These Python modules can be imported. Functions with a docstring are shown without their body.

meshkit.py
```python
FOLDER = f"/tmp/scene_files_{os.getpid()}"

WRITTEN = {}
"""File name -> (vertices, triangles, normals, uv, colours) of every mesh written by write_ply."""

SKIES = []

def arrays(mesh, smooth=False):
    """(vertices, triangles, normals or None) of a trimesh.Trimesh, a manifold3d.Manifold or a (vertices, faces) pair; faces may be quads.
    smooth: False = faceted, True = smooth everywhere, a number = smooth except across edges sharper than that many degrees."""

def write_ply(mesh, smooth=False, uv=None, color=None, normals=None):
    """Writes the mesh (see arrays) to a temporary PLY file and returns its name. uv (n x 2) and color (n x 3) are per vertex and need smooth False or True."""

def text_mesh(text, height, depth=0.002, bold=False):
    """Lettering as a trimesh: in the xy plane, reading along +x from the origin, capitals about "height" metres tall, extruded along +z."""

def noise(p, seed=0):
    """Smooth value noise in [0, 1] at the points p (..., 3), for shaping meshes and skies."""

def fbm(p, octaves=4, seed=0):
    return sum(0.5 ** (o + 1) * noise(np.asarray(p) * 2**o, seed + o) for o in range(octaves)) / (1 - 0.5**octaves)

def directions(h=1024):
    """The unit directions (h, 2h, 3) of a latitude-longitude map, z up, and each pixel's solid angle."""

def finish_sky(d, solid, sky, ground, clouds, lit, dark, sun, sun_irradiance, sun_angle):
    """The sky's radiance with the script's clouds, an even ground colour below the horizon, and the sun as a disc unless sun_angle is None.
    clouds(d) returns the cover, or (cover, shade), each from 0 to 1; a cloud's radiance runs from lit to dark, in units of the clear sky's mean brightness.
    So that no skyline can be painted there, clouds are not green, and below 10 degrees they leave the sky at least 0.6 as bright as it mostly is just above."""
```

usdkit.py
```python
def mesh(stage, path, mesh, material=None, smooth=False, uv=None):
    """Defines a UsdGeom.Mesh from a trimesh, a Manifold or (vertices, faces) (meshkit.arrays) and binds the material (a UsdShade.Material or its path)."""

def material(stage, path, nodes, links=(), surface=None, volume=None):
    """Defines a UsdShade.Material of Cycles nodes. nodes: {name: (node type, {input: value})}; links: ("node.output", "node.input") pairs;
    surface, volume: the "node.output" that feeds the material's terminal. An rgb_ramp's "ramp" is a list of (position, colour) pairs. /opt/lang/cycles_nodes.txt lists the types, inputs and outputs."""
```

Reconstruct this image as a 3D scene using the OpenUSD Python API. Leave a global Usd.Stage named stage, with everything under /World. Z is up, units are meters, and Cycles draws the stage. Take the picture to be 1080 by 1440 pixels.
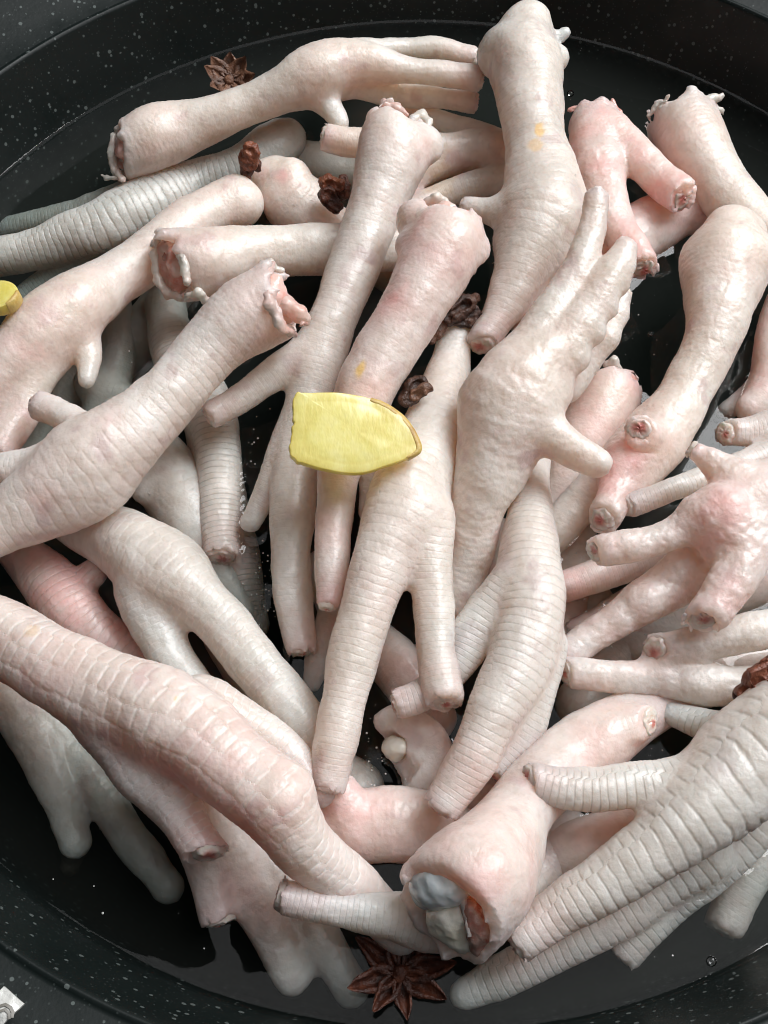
import math, random
import numpy as np
import trimesh
import usdkit
from meshkit import noise, fbm
from scipy.ndimage import gaussian_filter
from scipy.sparse import csr_matrix
from scipy.spatial import cKDTree
from pxr import Usd, UsdGeom, UsdLux, UsdShade, Gf, Sdf, Vt

stage = Usd.Stage.CreateInMemory()
UsdGeom.SetStageUpAxis(stage, UsdGeom.Tokens.z)
UsdGeom.SetStageMetersPerUnit(stage, 1.0)
UsdGeom.Xform.Define(stage, '/World')
UsdGeom.Scope.Define(stage, '/World/Looks')

# ------------------------------------------------------------------ camera
# world origin = centre of the pot at the water level, z up, metres
VF = 50.0
F = 720 / math.tan(math.radians(VF / 2))          # focal length in pixels of the 1080 x 1440 picture
EL, ROLL = 1.06929, -0.025915
CAM = np.array([-0.0107, -0.14676, 0.21429])
fwd = np.array([0, math.cos(EL), -math.sin(EL)])
up0 = np.array([0, math.sin(EL), math.cos(EL)])
rt0 = np.array([1.0, 0, 0])
RT = math.cos(ROLL) * rt0 + math.sin(ROLL) * up0
UP = -math.sin(ROLL) * rt0 + math.cos(ROLL) * up0
cam = UsdGeom.Camera.Define(stage, '/World/camera')
m = Gf.Matrix4d(*RT, 0, *UP, 0, *(-fwd), 0, *CAM, 1)
cam.AddTransformOp().Set(m)
HA = 24.0
cam.CreateHorizontalApertureAttr(HA)
cam.CreateVerticalApertureAttr(HA * 4 / 3)
cam.CreateFocalLengthAttr(HA * F / 1080)
cam.CreateClippingRangeAttr(Gf.Vec2f(0.01, 100))
cam.CreateExposureAttr(0.06)


def at(x, y, z):
    """The point z centimetres above the water that the photograph shows at pixel (x, y)."""
    d = fwd + (x - 540) / F * RT - (y - 720) / F * UP
    return CAM + d * ((z / 100 - CAM[2]) / d[2])


def px(p):
    """Metres per pixel at the distance of p."""
    return float((np.asarray(p) - CAM) @ fwd) / F


# ------------------------------------------------------------------ lamps
def lamp(name, pos, target, w, h, intensity, color):
    l = UsdLux.RectLight.Define(stage, '/World/' + name)
    pos, target = np.array(pos, float), np.array(target, float)
    z = pos - target
    z /= np.linalg.norm(z)
    x = np.cross([0, 0, 1.0] if abs(z[2]) < .99 else [0, 1.0, 0], z)
    x /= np.linalg.norm(x)
    y = np.cross(z, x)
    l.AddTransformOp().Set(Gf.Matrix4d(*x, 0, *y, 0, *z, 0, *pos, 1))
    l.CreateWidthAttr(w)
    l.CreateHeightAttr(h)
    l.CreateIntensityAttr(intensity)
    l.CreateColorAttr(Gf.Vec3f(*color))
    return l


lamp('window_light', (0.74, 0.46, 1.08), (0, 0, 0), 0.85, 0.85, 12.6, (0.985, 0.99, 1.0))
lamp('ceiling_light', (0.55, 0.0, 1.7), (0, 0, 0), 1.8, 1.8, .95, (0.98, 0.99, 1.0))


# ------------------------------------------------------------------ prim helpers
taken = {}


def path_for(parent, name):
    base = f'{parent}/{name}'
    k = taken.get(base, -1) + 1
    taken[base] = k
    return base if k == 0 else f'{base}_{k:03d}'


def data(prim, **kw):
    for k, v in kw.items():
        if v:
            prim.SetCustomDataByKey(k, v)


def thing(name, label, cat, loc, group=None):
    x = UsdGeom.Xform.Define(stage, path_for('/World', name))
    x.AddTranslateOp().Set(Gf.Vec3d(*map(float, loc)))
    x.GetPrim().SetCustomDataByKey('loc', 0)
    x.GetPrim().ClearCustomDataByKey('loc')
    data(x.GetPrim(), label=label, category=cat, group=group)
    LOC[str(x.GetPath())] = np.array(loc, float)
    return x


LOC = {}


def put(name, mesh, mat, parent='/World', smooth=True, attrs=None, label=None):
    """One Mesh prim; mesh points are world points, stored relative to the thing's base."""
    parent = str(parent.GetPath()) if hasattr(parent, 'GetPath') else parent
    top = '/'.join(parent.split('/')[:3])
    off = LOC.get(top, np.zeros(3))
    if hasattr(mesh, 'vertices'):
        mesh = (np.array(mesh.vertices), np.array(mesh.faces))
    g = usdkit.mesh(stage, path_for(parent, name), (np.asarray(mesh[0]) - off, mesh[1]), mat, smooth=smooth)
    for k, v in (attrs or {}).items():
        UsdGeom.PrimvarsAPI(g).CreatePrimvar(k, Sdf.ValueTypeNames.Float3Array, 'vertex').Set(Vt.Vec3fArray.FromNumpy(np.asarray(v, np.float32)))
    if label:
        data(g.GetPrim(), label=label)
    return g


def struct(name, mesh, mat, smooth=True):
    g = put(name, mesh, mat, smooth=smooth)
    data(g.GetPrim(), kind='structure')
    return g


# ------------------------------------------------------------------ materials
def mat(name, nodes, links=(), surface='p.BSDF', volume=None):
    return usdkit.material(stage, '/World/Looks/' + name, nodes, links, surface, volume)


def skin_material(name, groove, groove_amt):
    n = {
        'geo': ('geometry', {}),
        'a': ('attribute', {'attribute': 'foota'}), 'sa': ('separate_xyz', {}),
        'b': ('attribute', {'attribute': 'footb'}), 'sb': ('separate_xyz', {}),
        # slow blotches of tone
        'n1': ('noise_texture', {'scale': 75.0, 'detail': 3.0, 'roughness': .55}),
        'r1': ('rgb_ramp', {'ramp': [(.3, (.61, .545, .49)), (.5, (.695, .63, .575)), (.7, (.745, .69, .64))]}),
        # pink flush
        'n2': ('noise_texture', {'scale': 130.0, 'detail': 4.0, 'roughness': .6}),
        'pm': ('math', {'math_type': 'multiply_add', 'value2': 1.9, 'value3': -.25}),
        'pk0': ('math', {'math_type': 'multiply', 'use_clamp': True}),
        'mixp': ('mix', {'mix_type': 'mix', 'color2': (.74, .43, .40)}),
        'mixg': ('mix', {'mix_type': 'mix', 'color2': (.47, .475, .44)}),
        'mixf': ('mix', {'mix_type': 'mix', 'color2': (.80, .60, .54)}),
        'c': ('attribute', {'attribute': 'footc'}), 'sc': ('separate_xyz', {}),
        'mixy': ('mix', {'mix_type': 'mix', 'color2': (.64, .53, .38)}), 'mixb': ('mix', {'mix_type': 'mix', 'color2': (.44, .33, .33)}),
        'mixs': ('mix', {'mix_type': 'mix', 'color2': (.78, .50, .20)}),
        # scute grooves
        'fr': ('math', {'math_type': 'fraction'}),
        'sub': ('math', {'math_type': 'subtract', 'value2': .5}),
        'ab': ('math', {'math_type': 'absolute'}),
        'gr': ('map_range', {'range_type': 'smoothstep', 'from_min': .33, 'from_max': .5, 'to_min': 0., 'to_max': 1., 'clamp': True}),
        'gm': ('math', {'math_type': 'multiply'}),
        'gm2': ('math', {'math_type': 'multiply', 'value2': groove_amt}),
        'gn': ('noise_texture', {'scale': 260.0, 'detail': 2.0}),
        'gm3': ('math', {'math_type': 'multiply'}),
        'mot': ('rgb_ramp', {'ramp': [(.32, (.90, .885, .87)), (.5, (1, 1, 1)), (.7, (1.05, 1.05, 1.05))]}), 'mixm': ('mix', {'mix_type': 'multiply', 'fac': .8}),
        'mixgr': ('mix', {'mix_type': 'mix', 'color2': groove}),
        # fine grain: pebbled skin
        'v': ('voronoi_texture', {'scale': 900.0}),
        'n3': ('noise_texture', {'scale': 1500.0, 'detail': 3.0}),
        'n4': ('noise_texture', {'scale': 420.0, 'detail': 3.0}),
        'h0': ('math', {'math_type': 'multiply_add', 'value2': -.6}),
        'h1': ('math', {'math_type': 'multiply_add', 'value2': .25}),
        'h2': ('math', {'math_type': 'multiply_add', 'value2': -.8}),
        'fine': ('mix', {'mix_type': 'multiply', 'fac': .22}),
        'bump': ('bump', {'strength': .6, 'distance': .00022}),
        'rr': ('map_range', {'from_min': .3, 'from_max': .7, 'to_min': .36, 'to_max': .52}),
        'p': ('principled_bsdf', {'subsurface_weight': .6, 'subsurface_scale': .0018, 'subsurface_radius': (1., .65, .5), 'specular_ior_level': .5, 'coat_weight': .25, 'coat_roughness': .24}),
    }
    l = [('a.vector', 'sa.vector'), ('b.vector', 'sb.vector'),
         ('geo.position', 'n1.vector'), ('geo.position', 'n2.vector'), ('geo.position', 'n3.vector'), ('geo.position', 'n4.vector'), ('geo.position', 'v.vector'), ('geo.position', 'gn.vector'),
         ('n1.fac', 'r1.fac'), ('n2.fac', 'pm.value1'), ('pm.value', 'pk0.value1'), ('sa.z', 'pk0.value2'),
         ('c.vector', 'sc.vector'), ('r1.color', 'mixy.color1'), ('sc.x', 'mixy.fac'), ('mixy.color', 'mixb.color1'), ('sc.y', 'mixb.fac'), ('mixb.color', 'mixg.color1'), ('sb.z', 'mixg.fac'), ('mixg.color', 'mixp.color1'), ('pk0.value', 'mixp.fac'),
         ('mixp.color', 'mixf.color1'), ('sb.x', 'mixf.fac'), ('mixf.color', 'mixs.color1'), ('sb.y', 'mixs.fac'),
         ('sa.x', 'fr.value1'), ('fr.value', 'sub.value1'), ('sub.value', 'ab.value1'), ('ab.value', 'gr.value'),
         ('gr.result', 'gm.value1'), ('sa.y', 'gm.value2'), ('gm.value', 'gm2.value1'), ('gm2.value', 'gm3.value1'), ('gn.fac', 'gm3.value2'),
         ('mixs.color', 'mixgr.color1'), ('gm3.value', 'mixgr.fac'),
         ('mixgr.color', 'fine.color1'), ('n4.color', 'fine.color2'),
         ('v.distance', 'h0.value1'), ('n3.fac', 'h0.value3'), ('n4.fac', 'h1.value1'), ('h0.value', 'h1.value3'), ('gm.value', 'h2.value1'), ('h1.value', 'h2.value3'),
         ('h2.value', 'bump.height'), ('bump.normal', 'p.normal'), ('n4.fac', 'mot.fac'), ('mixgr.color', 'mixm.color1'), ('mot.color', 'mixm.color2'), ('mixm.color', 'p.base_color'),
         ('n2.fac', 'rr.value'), ('rr.result', 'p.roughness')]
    del n['fine']
    l = [x for x in l if 'fine' not in x[0] + x[1]]
    return mat(name, n, l)


SKIN = {
    'pale': skin_material('skin_pale', (.52, .43, .37), .45),
    'grey': skin_material('skin_grey_scales', (.36, .34, .31), 1.0),
    'light': skin_material('skin_light_scales', (.86, .82, .78), 1.1),
}


def noisy(name, stops, scale, rough=.4, bump=.4, dist=.0003, sss=.3, detail=4.0, bscale=None, spec=.5, coat=0., trans=0.):
    return mat(name, {
        'g': ('geometry', {}), 'n': ('noise_texture', {'scale': scale, 'detail': detail, 'roughness': .6}), 'r': ('rgb_ramp', {'ramp': stops}),
        'n2': ('noise_texture', {'scale': bscale or scale * 5, 'detail': 4.0}), 'b': ('bump', {'strength': bump, 'distance': dist}),
        'p': ('principled_bsdf', {'roughness': rough, 'subsurface_weight': sss, 'subsurface_scale': .002, 'subsurface_radius': (1, .5, .35), 'specular_ior_level': spec, 'coat_weight': coat, 'coat_roughness': .1})},
        [('g.position', 'n.vector'), ('g.position', 'n2.vector'), ('n.fac', 'r.fac'), ('r.color', 'p.base_color'), ('n2.fac', 'b.height'), ('b.normal', 'p.normal')])


M_joint = noisy('joint_tissue', [(.30, (.78, .66, .60)), (.47, (.76, .50, .45)), (.58, (.66, .26, .22)), (.72, (.74, .52, .46))], 190, .3, .5, coat=.3)
M_pinkjoint = noisy('pink_joint_tissue', [(.30, (.80, .58, .52)), (.5, (.80, .46, .40)), (.62, (.72, .28, .22)), (.75, (.8, .55, .5))], 210, .3, .5, coat=.3)
M_whitejoint = noisy('white_tendon', [(.35, (.80, .76, .72)), (.6, (.72, .62, .57)), (.75, (.62, .42, .37))], 220, .28, .4, coat=.3)
M_blue = noisy('blue_white_cartilage', [(.3, (.74, .78, .80)), (.6, (.86, .87, .86))], 160, .2, .2, coat=.5)
M_yellow = noisy('yellow_marrow', [(.3, (.80, .72, .58)), (.55, (.86, .80, .70)), (.7, (.74, .58, .46))], 210, .3, .4, coat=.3)
M_red = noisy('red_marrow', [(.3, (.50, .20, .16)), (.5, (.60, .36, .30)), (.62, (.42, .12, .09)), (.8, (.66, .50, .42))], 320, .3, .5, coat=.3)
M_anise = noisy('star_anise_husk', [(.3, (.05, .024, .015)), (.5, (.12, .055, .032)), (.72, (.24, .12, .07))], 420, .45, .8, .0004, sss=0)
M_anise_red = noisy('wet_star_anise_husk', [(.3, (.028, .010, .007)), (.5, (.075, .022, .012)), (.72, (.17, .055, .028))], 420, .42, .8, .0004, sss=0)
M_anise_orange = noisy('orange_star_anise_husk', [(.3, (.09, .025, .012)), (.5, (.20, .06, .03)), (.72, (.30, .11, .055))], 380, .4, .8, .0004, sss=0)
M_anise_dark = noisy('soaked_dark_husk', [(.3, (.018, .010, .008)), (.5, (.05, .022, .014)), (.72, (.11, .05, .03))], 420, .5, .8, .0004, sss=0)
M_seed = noisy('star_anise_seed', [(.3, (.05, .016, .008)), (.7, (.11, .04, .02))], 200, .15, .1, sss=0, coat=.6)
M_nail = noisy('dark_claw', [(.3, (.02, .02, .015)), (.7, (.06, .05, .04))], 400, .4, .3, sss=0)

M_fold = noisy('wet_skin_fold', [(.3, (.56, .49, .42)), (.5, (.66, .58, .50)), (.68, (.62, .42, .36))], 150, .36, .3, coat=.1)
M_foldpink = noisy('pink_skin_fold', [(.3, (.68, .54, .47)), (.5, (.68, .46, .40)), (.68, (.60, .30, .25))], 150, .36, .3, coat=.1)

M_cut = mat('toe_cut', {
    'a': ('attribute', {'attribute': 'foota'}), 's': ('separate_xyz', {}), 'g': ('geometry', {}),
    'n': ('noise_texture', {'scale': 500.0, 'detail': 3.0}), 'm': ('math', {'math_type': 'multiply_add', 'value2': .55, 'value3': -.27}),
    'ad': ('math', {'math_type': 'add'}), 'r': ('rgb_ramp', {'ramp': [(0, (.55, .13, .11)), (.28, (.66, .24, .20)), (.46, (.76, .45, .38)), (.66, (.80, .62, .54)), (.82, (.76, .50, .43)), (1, (.76, .58, .50))]}),
    'n2': ('noise_texture', {'scale': 1300.0}), 'b': ('bump', {'strength': .5, 'distance': .0003}),
    'p': ('principled_bsdf', {'roughness': .3, 'subsurface_weight': .3, 'subsurface_scale': .002, 'coat_weight': .2})},
    [('a.vector', 's.vector'), ('g.position', 'n.vector'), ('g.position', 'n2.vector'), ('n.fac', 'm.value1'), ('m.value', 'ad.value1'), ('s.x', 'ad.value2'),
     ('ad.value', 'r.fac'), ('r.color', 'p.base_color'), ('n2.fac', 'b.height'), ('b.normal', 'p.normal')])

M_pot = mat('speckled_black_coating', {
    'g': ('geometry', {}),
    'v': ('voronoi_texture', {'scale': 760.0}), 'w': ('white_noise_texture', {}), 'sw': ('separate_xyz', {}),
    'dn': ('noise_texture', {'scale': 700.0, 'detail': 2.0}), 'dm': ('math', {'math_type': 'multiply_add', 'value2': .5, 'value3': -.25}), 'da': ('math', {'math_type': 'add'}),
    'thr': ('map_range', {'range_type': 'smoothstep', 'from_min': .55, 'from_max': 1.0, 'to_min': -.24, 'to_max': .38}),
    'lt': ('math', {'math_type': 'subtract'}),
    'sm': ('map_range', {'range_type': 'smoothstep', 'from_min': -.03, 'from_max': .07, 'to_min': 0., 'to_max': 1., 'clamp': True}),
    'v2': ('voronoi_texture', {'scale': 900.0}), 's2': ('map_range', {'range_type': 'smoothstep', 'from_min': .12, 'from_max': .22, 'to_min': .5, 'to_max': 0., 'clamp': True}),
    'cn': ('noise_texture', {'scale': 40.0}), 'cs': ('math', {'math_type': 'multiply'}),
    'mx': ('math', {'math_type': 'maximum'}),
    'c': ('mix', {'color1': (.006, .0095, .009), 'color2': (.085, .10, .096)}),
    'n2': ('noise_texture', {'scale': 900.0, 'detail': 2.0}), 'b': ('bump', {'strength': .15, 'distance': .0002}),
    'rn': ('noise_texture', {'scale': 55.0, 'detail': 5.0, 'roughness': .65}), 'rm': ('map_range', {'from_min': .3, 'from_max': .7, 'to_min': .28, 'to_max': .55}),
    'p': ('principled_bsdf', {'specular_ior_level': .28})},
    [('g.position', 'rn.vector'), ('rn.fac', 'rm.value'), ('rm.result', 'p.roughness'), ('g.position', 'v.vector'), ('g.position', 'v2.vector'), ('g.position', 'n2.vector'), ('g.position', 'dn.vector'), ('g.position', 'cn.vector'), ('v.color', 'sw.vector'), ('sw.x', 'thr.value'),
     ('dn.fac', 'dm.value1'), ('v.distance', 'da.value1'), ('dm.value', 'da.value2'),
     ('thr.result', 'lt.value1'), ('da.value', 'lt.value2'), ('lt.value', 'sm.value'), ('v2.distance', 's2.value'), ('s2.result', 'cs.value1'), ('cn.fac', 'cs.value2'),
     ('sm.result', 'mx.value1'), ('cs.value', 'mx.value2'), ('mx.value', 'c.fac'), ('c.color', 'p.base_color'), ('n2.fac', 'b.height'), ('b.normal', 'p.normal')])

M_water = mat('broth_water', {
    'g': ('geometry', {}), 'n': ('noise_texture', {'scale': 38.0, 'detail': 2.0}), 'b': ('bump', {'strength': .35, 'distance': .0012}),
    'f': ('fresnel', {'IOR': 1.33}), 'inv': ('math', {'math_type': 'subtract', 'value1': 1.0}), 'mf': ('math', {'math_type': 'multiply'}),
    't': ('transparent_bsdf', {'color': (1, 1, 1)}), 'gl': ('glossy_bsdf', {'color': (1, 1, 1), 'roughness': .02}), 'mix': ('mix_closure', {}),
    'v1': ('absorption_volume', {'color': (.42, .50, .46), 'density': 62.0}), 'v2': ('scatter_volume', {'color': (.75, .80, .74), 'density': 8.0, 'anisotropy': .3}), 'v': ('add_closure', {})},
    [('g.position', 'n.vector'), ('n.fac', 'b.height'), ('b.normal', 'f.normal'), ('b.normal', 'gl.normal'), ('g.backfacing', 'inv.value2'), ('f.fac', 'mf.value1'), ('inv.value', 'mf.value2'),
     ('mf.value', 'mix.fac'), ('t.BSDF', 'mix.closure1'), ('gl.BSDF', 'mix.closure2'), ('v1.volume', 'v.closure1'), ('v2.volume', 'v.closure2')], surface='mix.closure', volume='v.closure')

M_ginger = mat('ginger_flesh', {
    'g': ('geometry', {}), 'a': ('attribute', {'attribute': 'foota'}), 's': ('separate_xyz', {}),
    'n': ('noise_texture', {'scale': 170.0, 'detail': 4.0, 'roughness': .6}), 'mp': ('mapping', {'scale': (1., .25, 1.), 'rotation': (0, 0, .5)}), 'nf': ('noise_texture', {'scale': 1500.0, 'detail': 2.0}),
    'r': ('rgb_ramp', {'ramp': [(.3, (.70, .56, .13)), (.5, (.78, .66, .19)), (.7, (.82, .72, .27))]}),
    'rg': ('rgb_ramp', {'ramp': [(0, (1, 1, 1)), (.72, (1, 1, 1)), (.78, (.96, .93, .84)), (.83, (1, 1, .98)), (.96, (.98, .95, .86)), (1, (.90, .80, .58))]}), 'm': ('mix', {'mix_type': 'multiply', 'fac': 1.0}),
    'ff': ('rgb_ramp', {'ramp': [(.35, (.94, .92, .85)), (.6, (1, 1, 1))]}), 'm2': ('mix', {'mix_type': 'multiply', 'fac': .7}),
    'n2': ('noise_texture', {'scale': 700.0, 'detail': 3.0}), 'b': ('bump', {'strength': .25, 'distance': .0002}),
    'p': ('principled_bsdf', {'roughness': .33, 'subsurface_weight': .4, 'subsurface_scale': .002, 'subsurface_radius': (1, .7, .2), 'coat_weight': .25, 'coat_roughness': .15})},
    [('g.position', 'n.vector'), ('g.position', 'mp.vector'), ('mp.vector', 'nf.vector'), ('nf.fac', 'ff.fac'), ('g.position', 'n2.vector'), ('n.fac', 'r.fac'), ('a.vector', 's.vector'), ('s.x', 'rg.fac'),
     ('r.color', 'm.color1'), ('rg.color', 'm.color2'), ('m.color', 'm2.color1'), ('ff.color', 'm2.color2'), ('m2.color', 'p.base_color'), ('nf.fac', 'b.height'), ('b.normal', 'p.normal')])
M_peel = noisy('ginger_peel', [(.3, (.40, .21, .06)), (.5, (.56, .36, .10)), (.7, (.66, .48, .16))], 260, .45, .5, sss=.2)
M_foam = mat('foam', {'p': ('principled_bsdf', {'base_color': (.55, .55, .53), 'roughness': .3})})
M_bubble = mat('bubble_film', {'f': ('fresnel', {'IOR': 1.4}), 't': ('transparent_bsdf', {}), 'gl': ('glossy_bsdf', {'roughness': .03}), 'mix': ('mix_closure', {})},
               [('f.fac', 'mix.fac'), ('t.BSDF', 'mix.closure1'), ('gl.BSDF', 'mix.closure2')], surface='mix.closure')
M_packet = noisy('white_packet_film', [(.3, (.55, .55, .52)), (.7, (.72, .72, .69))], 150, .3, .6, .0006, sss=0, coat=.3)
M_print = mat('grey_print', {'p': ('principled_bsdf', {'base_color': (.17, .16, .14), 'roughness': .5})})
M_counter = noisy('black_counter', [(.3, (.008, .008, .008)), (.7, (.014, .014, .014))], 60, .3, .1, sss=0)


# ------------------------------------------------------------------ setting: counter, pot, water
def revolve(profile, n=360):
    """Profile rows (radius, z); a radius of 0 is a pole."""
    a = np.linspace(0, 2 * np.pi, n, endpoint=False)
    v, f, prev = [], [], None
    for r, z in profile:
        ring = [len(v)] * n if r == 0 else list(range(len(v), len(v) + n))
        v += [(0, 0, z)] if r == 0 else [(r * c, r * s_, z) for c, s_ in zip(np.cos(a), np.sin(a))]
        if prev:
            for j in range(n):
                k = (j + 1) % n
                if prev[j] != prev[k]:
                    f.append((prev[j], ring[k], prev[k]))
                if ring[j] != ring[k]:
                    f.append((prev[j], ring[j], ring[k]))
        prev = ring
    return np.array(v, float), np.array(f)


RW = .135
BOT = -.062
inner = [(0, BOT), (.09, BOT), (.108, BOT + .004), (.120, BOT + .014), (.127, BOT + .03), (.1315, -.018), (.1335, -.006), (.135, .0), (.1385, .010), (.1413, .0185), (.1418, .0196)]
ridge = [(.1422, .0202), (.1427, .0203), (.1432, .0200), (.1440, .0197), (.150, .0215), (.158, .0245), (.163, .0262), (.1648, .0262), (.1655, .0250)]
outer = [(.1650, .0238), (.158, .021), (.148, .017), (.1445, .012), (.139, -.004), (.134, -.03), (.126, BOT + .008), (.11, BOT - .003), (.09, BOT - .005), (0, BOT - .005)]
pot = thing('cooking_pot', 'black speckled non-stick pot holding the chicken feet in water', 'pot', (0, 0, BOT - .005))


def dense(p, k=5):
    p = np.array(p)
    out = [p[0]]
    for a, b in zip(p[:-1], p[1:]):
        for t in np.linspace(0, 1, k + 1)[1:]:
            out.append(a + (b - a) * t)
    return out


put('bowl', revolve(inner), M_pot, pot, smooth=40)
put('rim', revolve(inner[-1:] + ridge + outer[:3]), M_pot, pot, smooth=60)
put('outer_shell', revolve(outer[2:]), M_pot, pot, smooth=40)
s = .9
struct('counter', (np.array([(-s, -s, BOT - .0052), (s, -s, BOT - .0052), (s, s, BOT - .0052), (-s, s, BOT - .0052)]), np.array([(0, 1, 2), (0, 2, 3)])), M_counter, smooth=False)
# ------------------------------------------------------------------ implicit surfaces
def surface_nets(d, h, org):
    s = d < 0
    c = np.zeros(tuple(np.array(d.shape) - 1), np.int8)
    for o in np.ndindex(2, 2, 2):
        c += s[o[0]:o[0] + c.shape[0], o[1]:o[1] + c.shape[1], o[2]:o[2] + c.shape[2]]
    cell = np.argwhere((c > 0) & (c < 8))
    idx = -np.ones(c.shape, np.int64)
    idx[tuple(cell.T)] = np.arange(len(cell))
    val = {o: d[cell[:, 0] + o[0], cell[:, 1] + o[1], cell[:, 2] + o[2]] for o in np.ndindex(2, 2, 2)}
    acc, cnt = np.zeros((len(cell), 3)), np.zeros(len(cell))
    for o in np.ndindex(2, 2, 2):
        for ax in range(3):
            if o[ax] == 0:
                o2 = tuple(1 if k == ax else o[k] for k in range(3))
                a, b = val[o], val[o2]
                x = (a < 0) != (b < 0)
                t = np.where(x, a / np.where(x, a - b, 1), 0)
                p = np.array(o, float)[None].repeat(len(cell), 0)
                p[:, ax] = t
                acc += p * x[:, None]
                cnt += x
    v = (cell + acc / cnt[:, None]) * h + org
    quads = []
    for ax in range(3):
        b, e = (ax + 1) % 3, (ax + 2) % 3
        sl0 = [slice(1, -1)] * 3
        sl1 = [slice(1, -1)] * 3
        sl0[ax], sl1[ax] = slice(0, -1), slice(1, None)
        s0, s1 = s[tuple(sl0)], s[tuple(sl1)]
        for flip in (0, 1):
            g = np.argwhere((s0 & ~s1) if not flip else (~s0 & s1))
            off = np.ones(3, int)
            off[ax] = 0
            g = g + off
            q = []
            for db, de in ((0, 0), (-1, 0), (-1, -1), (0, -1)):
                k = g.copy()
                k[:, b] += db
                k[:, e] += de
                q.append(idx[tuple(k.T)])
            q = np.stack(q, 1)
            quads.append(q if not flip else q[:, ::-1])
    q = np.vstack(quads)
    q = q[(q >= 0).all(1)]
    return v, np.vstack([q[:, [0, 1, 2]], q[:, [0, 2, 3]]])


class Field:
    def __init__(self, lo, hi, h):
        self.h = h
        self.org = np.array(lo) - 3 * h
        self.n = np.ceil((np.array(hi) - self.org) / h).astype(int) + 4
        self.acc = np.zeros(self.n)

    def box(self, lo, hi):
        a = np.clip(np.floor((lo - self.org) / self.h).astype(int), 0, self.n - 1)
        b = np.clip(np.ceil((hi - self.org) / self.h).astype(int) + 1, 1, self.n)
        return tuple(slice(x, y) for x, y in zip(a, b))

    def pts(self, sl):
        ax = [np.arange(s.start, s.stop) * self.h + self.org[i] for i, s in enumerate(sl)]
        return np.stack(np.meshgrid(*ax, indexing='ij'), -1)

    def chain(self, P, R, k, cuts=()):
        M = R.max() + 4 * k
        S = self.box(P.min(0) - M, P.max(0) + M)
        d = np.full([s.stop - s.start for s in S], 1e3)
        o = np.array([s.start for s in S])
        for i in range(len(P) - 1):
            a, b, ra, rb = P[i], P[i + 1], R[i], R[i + 1]
            m_ = max(ra, rb) + 4 * k
            s_ = self.box(np.minimum(a, b) - m_, np.maximum(a, b) + m_)
            p = self.pts(s_)
            ab = b - a
            t = np.clip(((p - a) @ ab) / (ab @ ab + 1e-12), 0, 1)
            q = np.sqrt(((p - a - t[..., None] * ab) ** 2).sum(-1)) - (ra + (rb - ra) * t)
            l_ = tuple(slice(x.start - y, x.stop - y) for x, y in zip(s_, o))
            d[l_] = np.minimum(d[l_], q)
        for c, n, r, seed, rag, dish in cuts:
            p = self.pts(S)
            near = ((p - c) ** 2).sum(-1) < (2.2 * r) ** 2
            if near.any():
                q = p[near]
                w = (q - c) @ n - rag * r * (noise(q / (.3 * r), seed) - .5) - .35 * rag * r * (noise(q / (.1 * r), seed + 5) - .5)
                if dish:
                    lat = np.linalg.norm(q - c - ((q - c) @ n)[:, None] * n, axis=1) / r
                    w = w + dish * r * np.clip((.92 - lat) / .14, 0, 1)
                d[near] = np.maximum(d[near], w)
        self.acc[S] += np.exp(-np.clip(d, -.03, 4 * k) / k) * (d < 4 * k)

    def dist(self, k):
        with np.errstate(divide='ignore'):
            return np.minimum(-k * np.log(self.acc), 4 * k)


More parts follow.
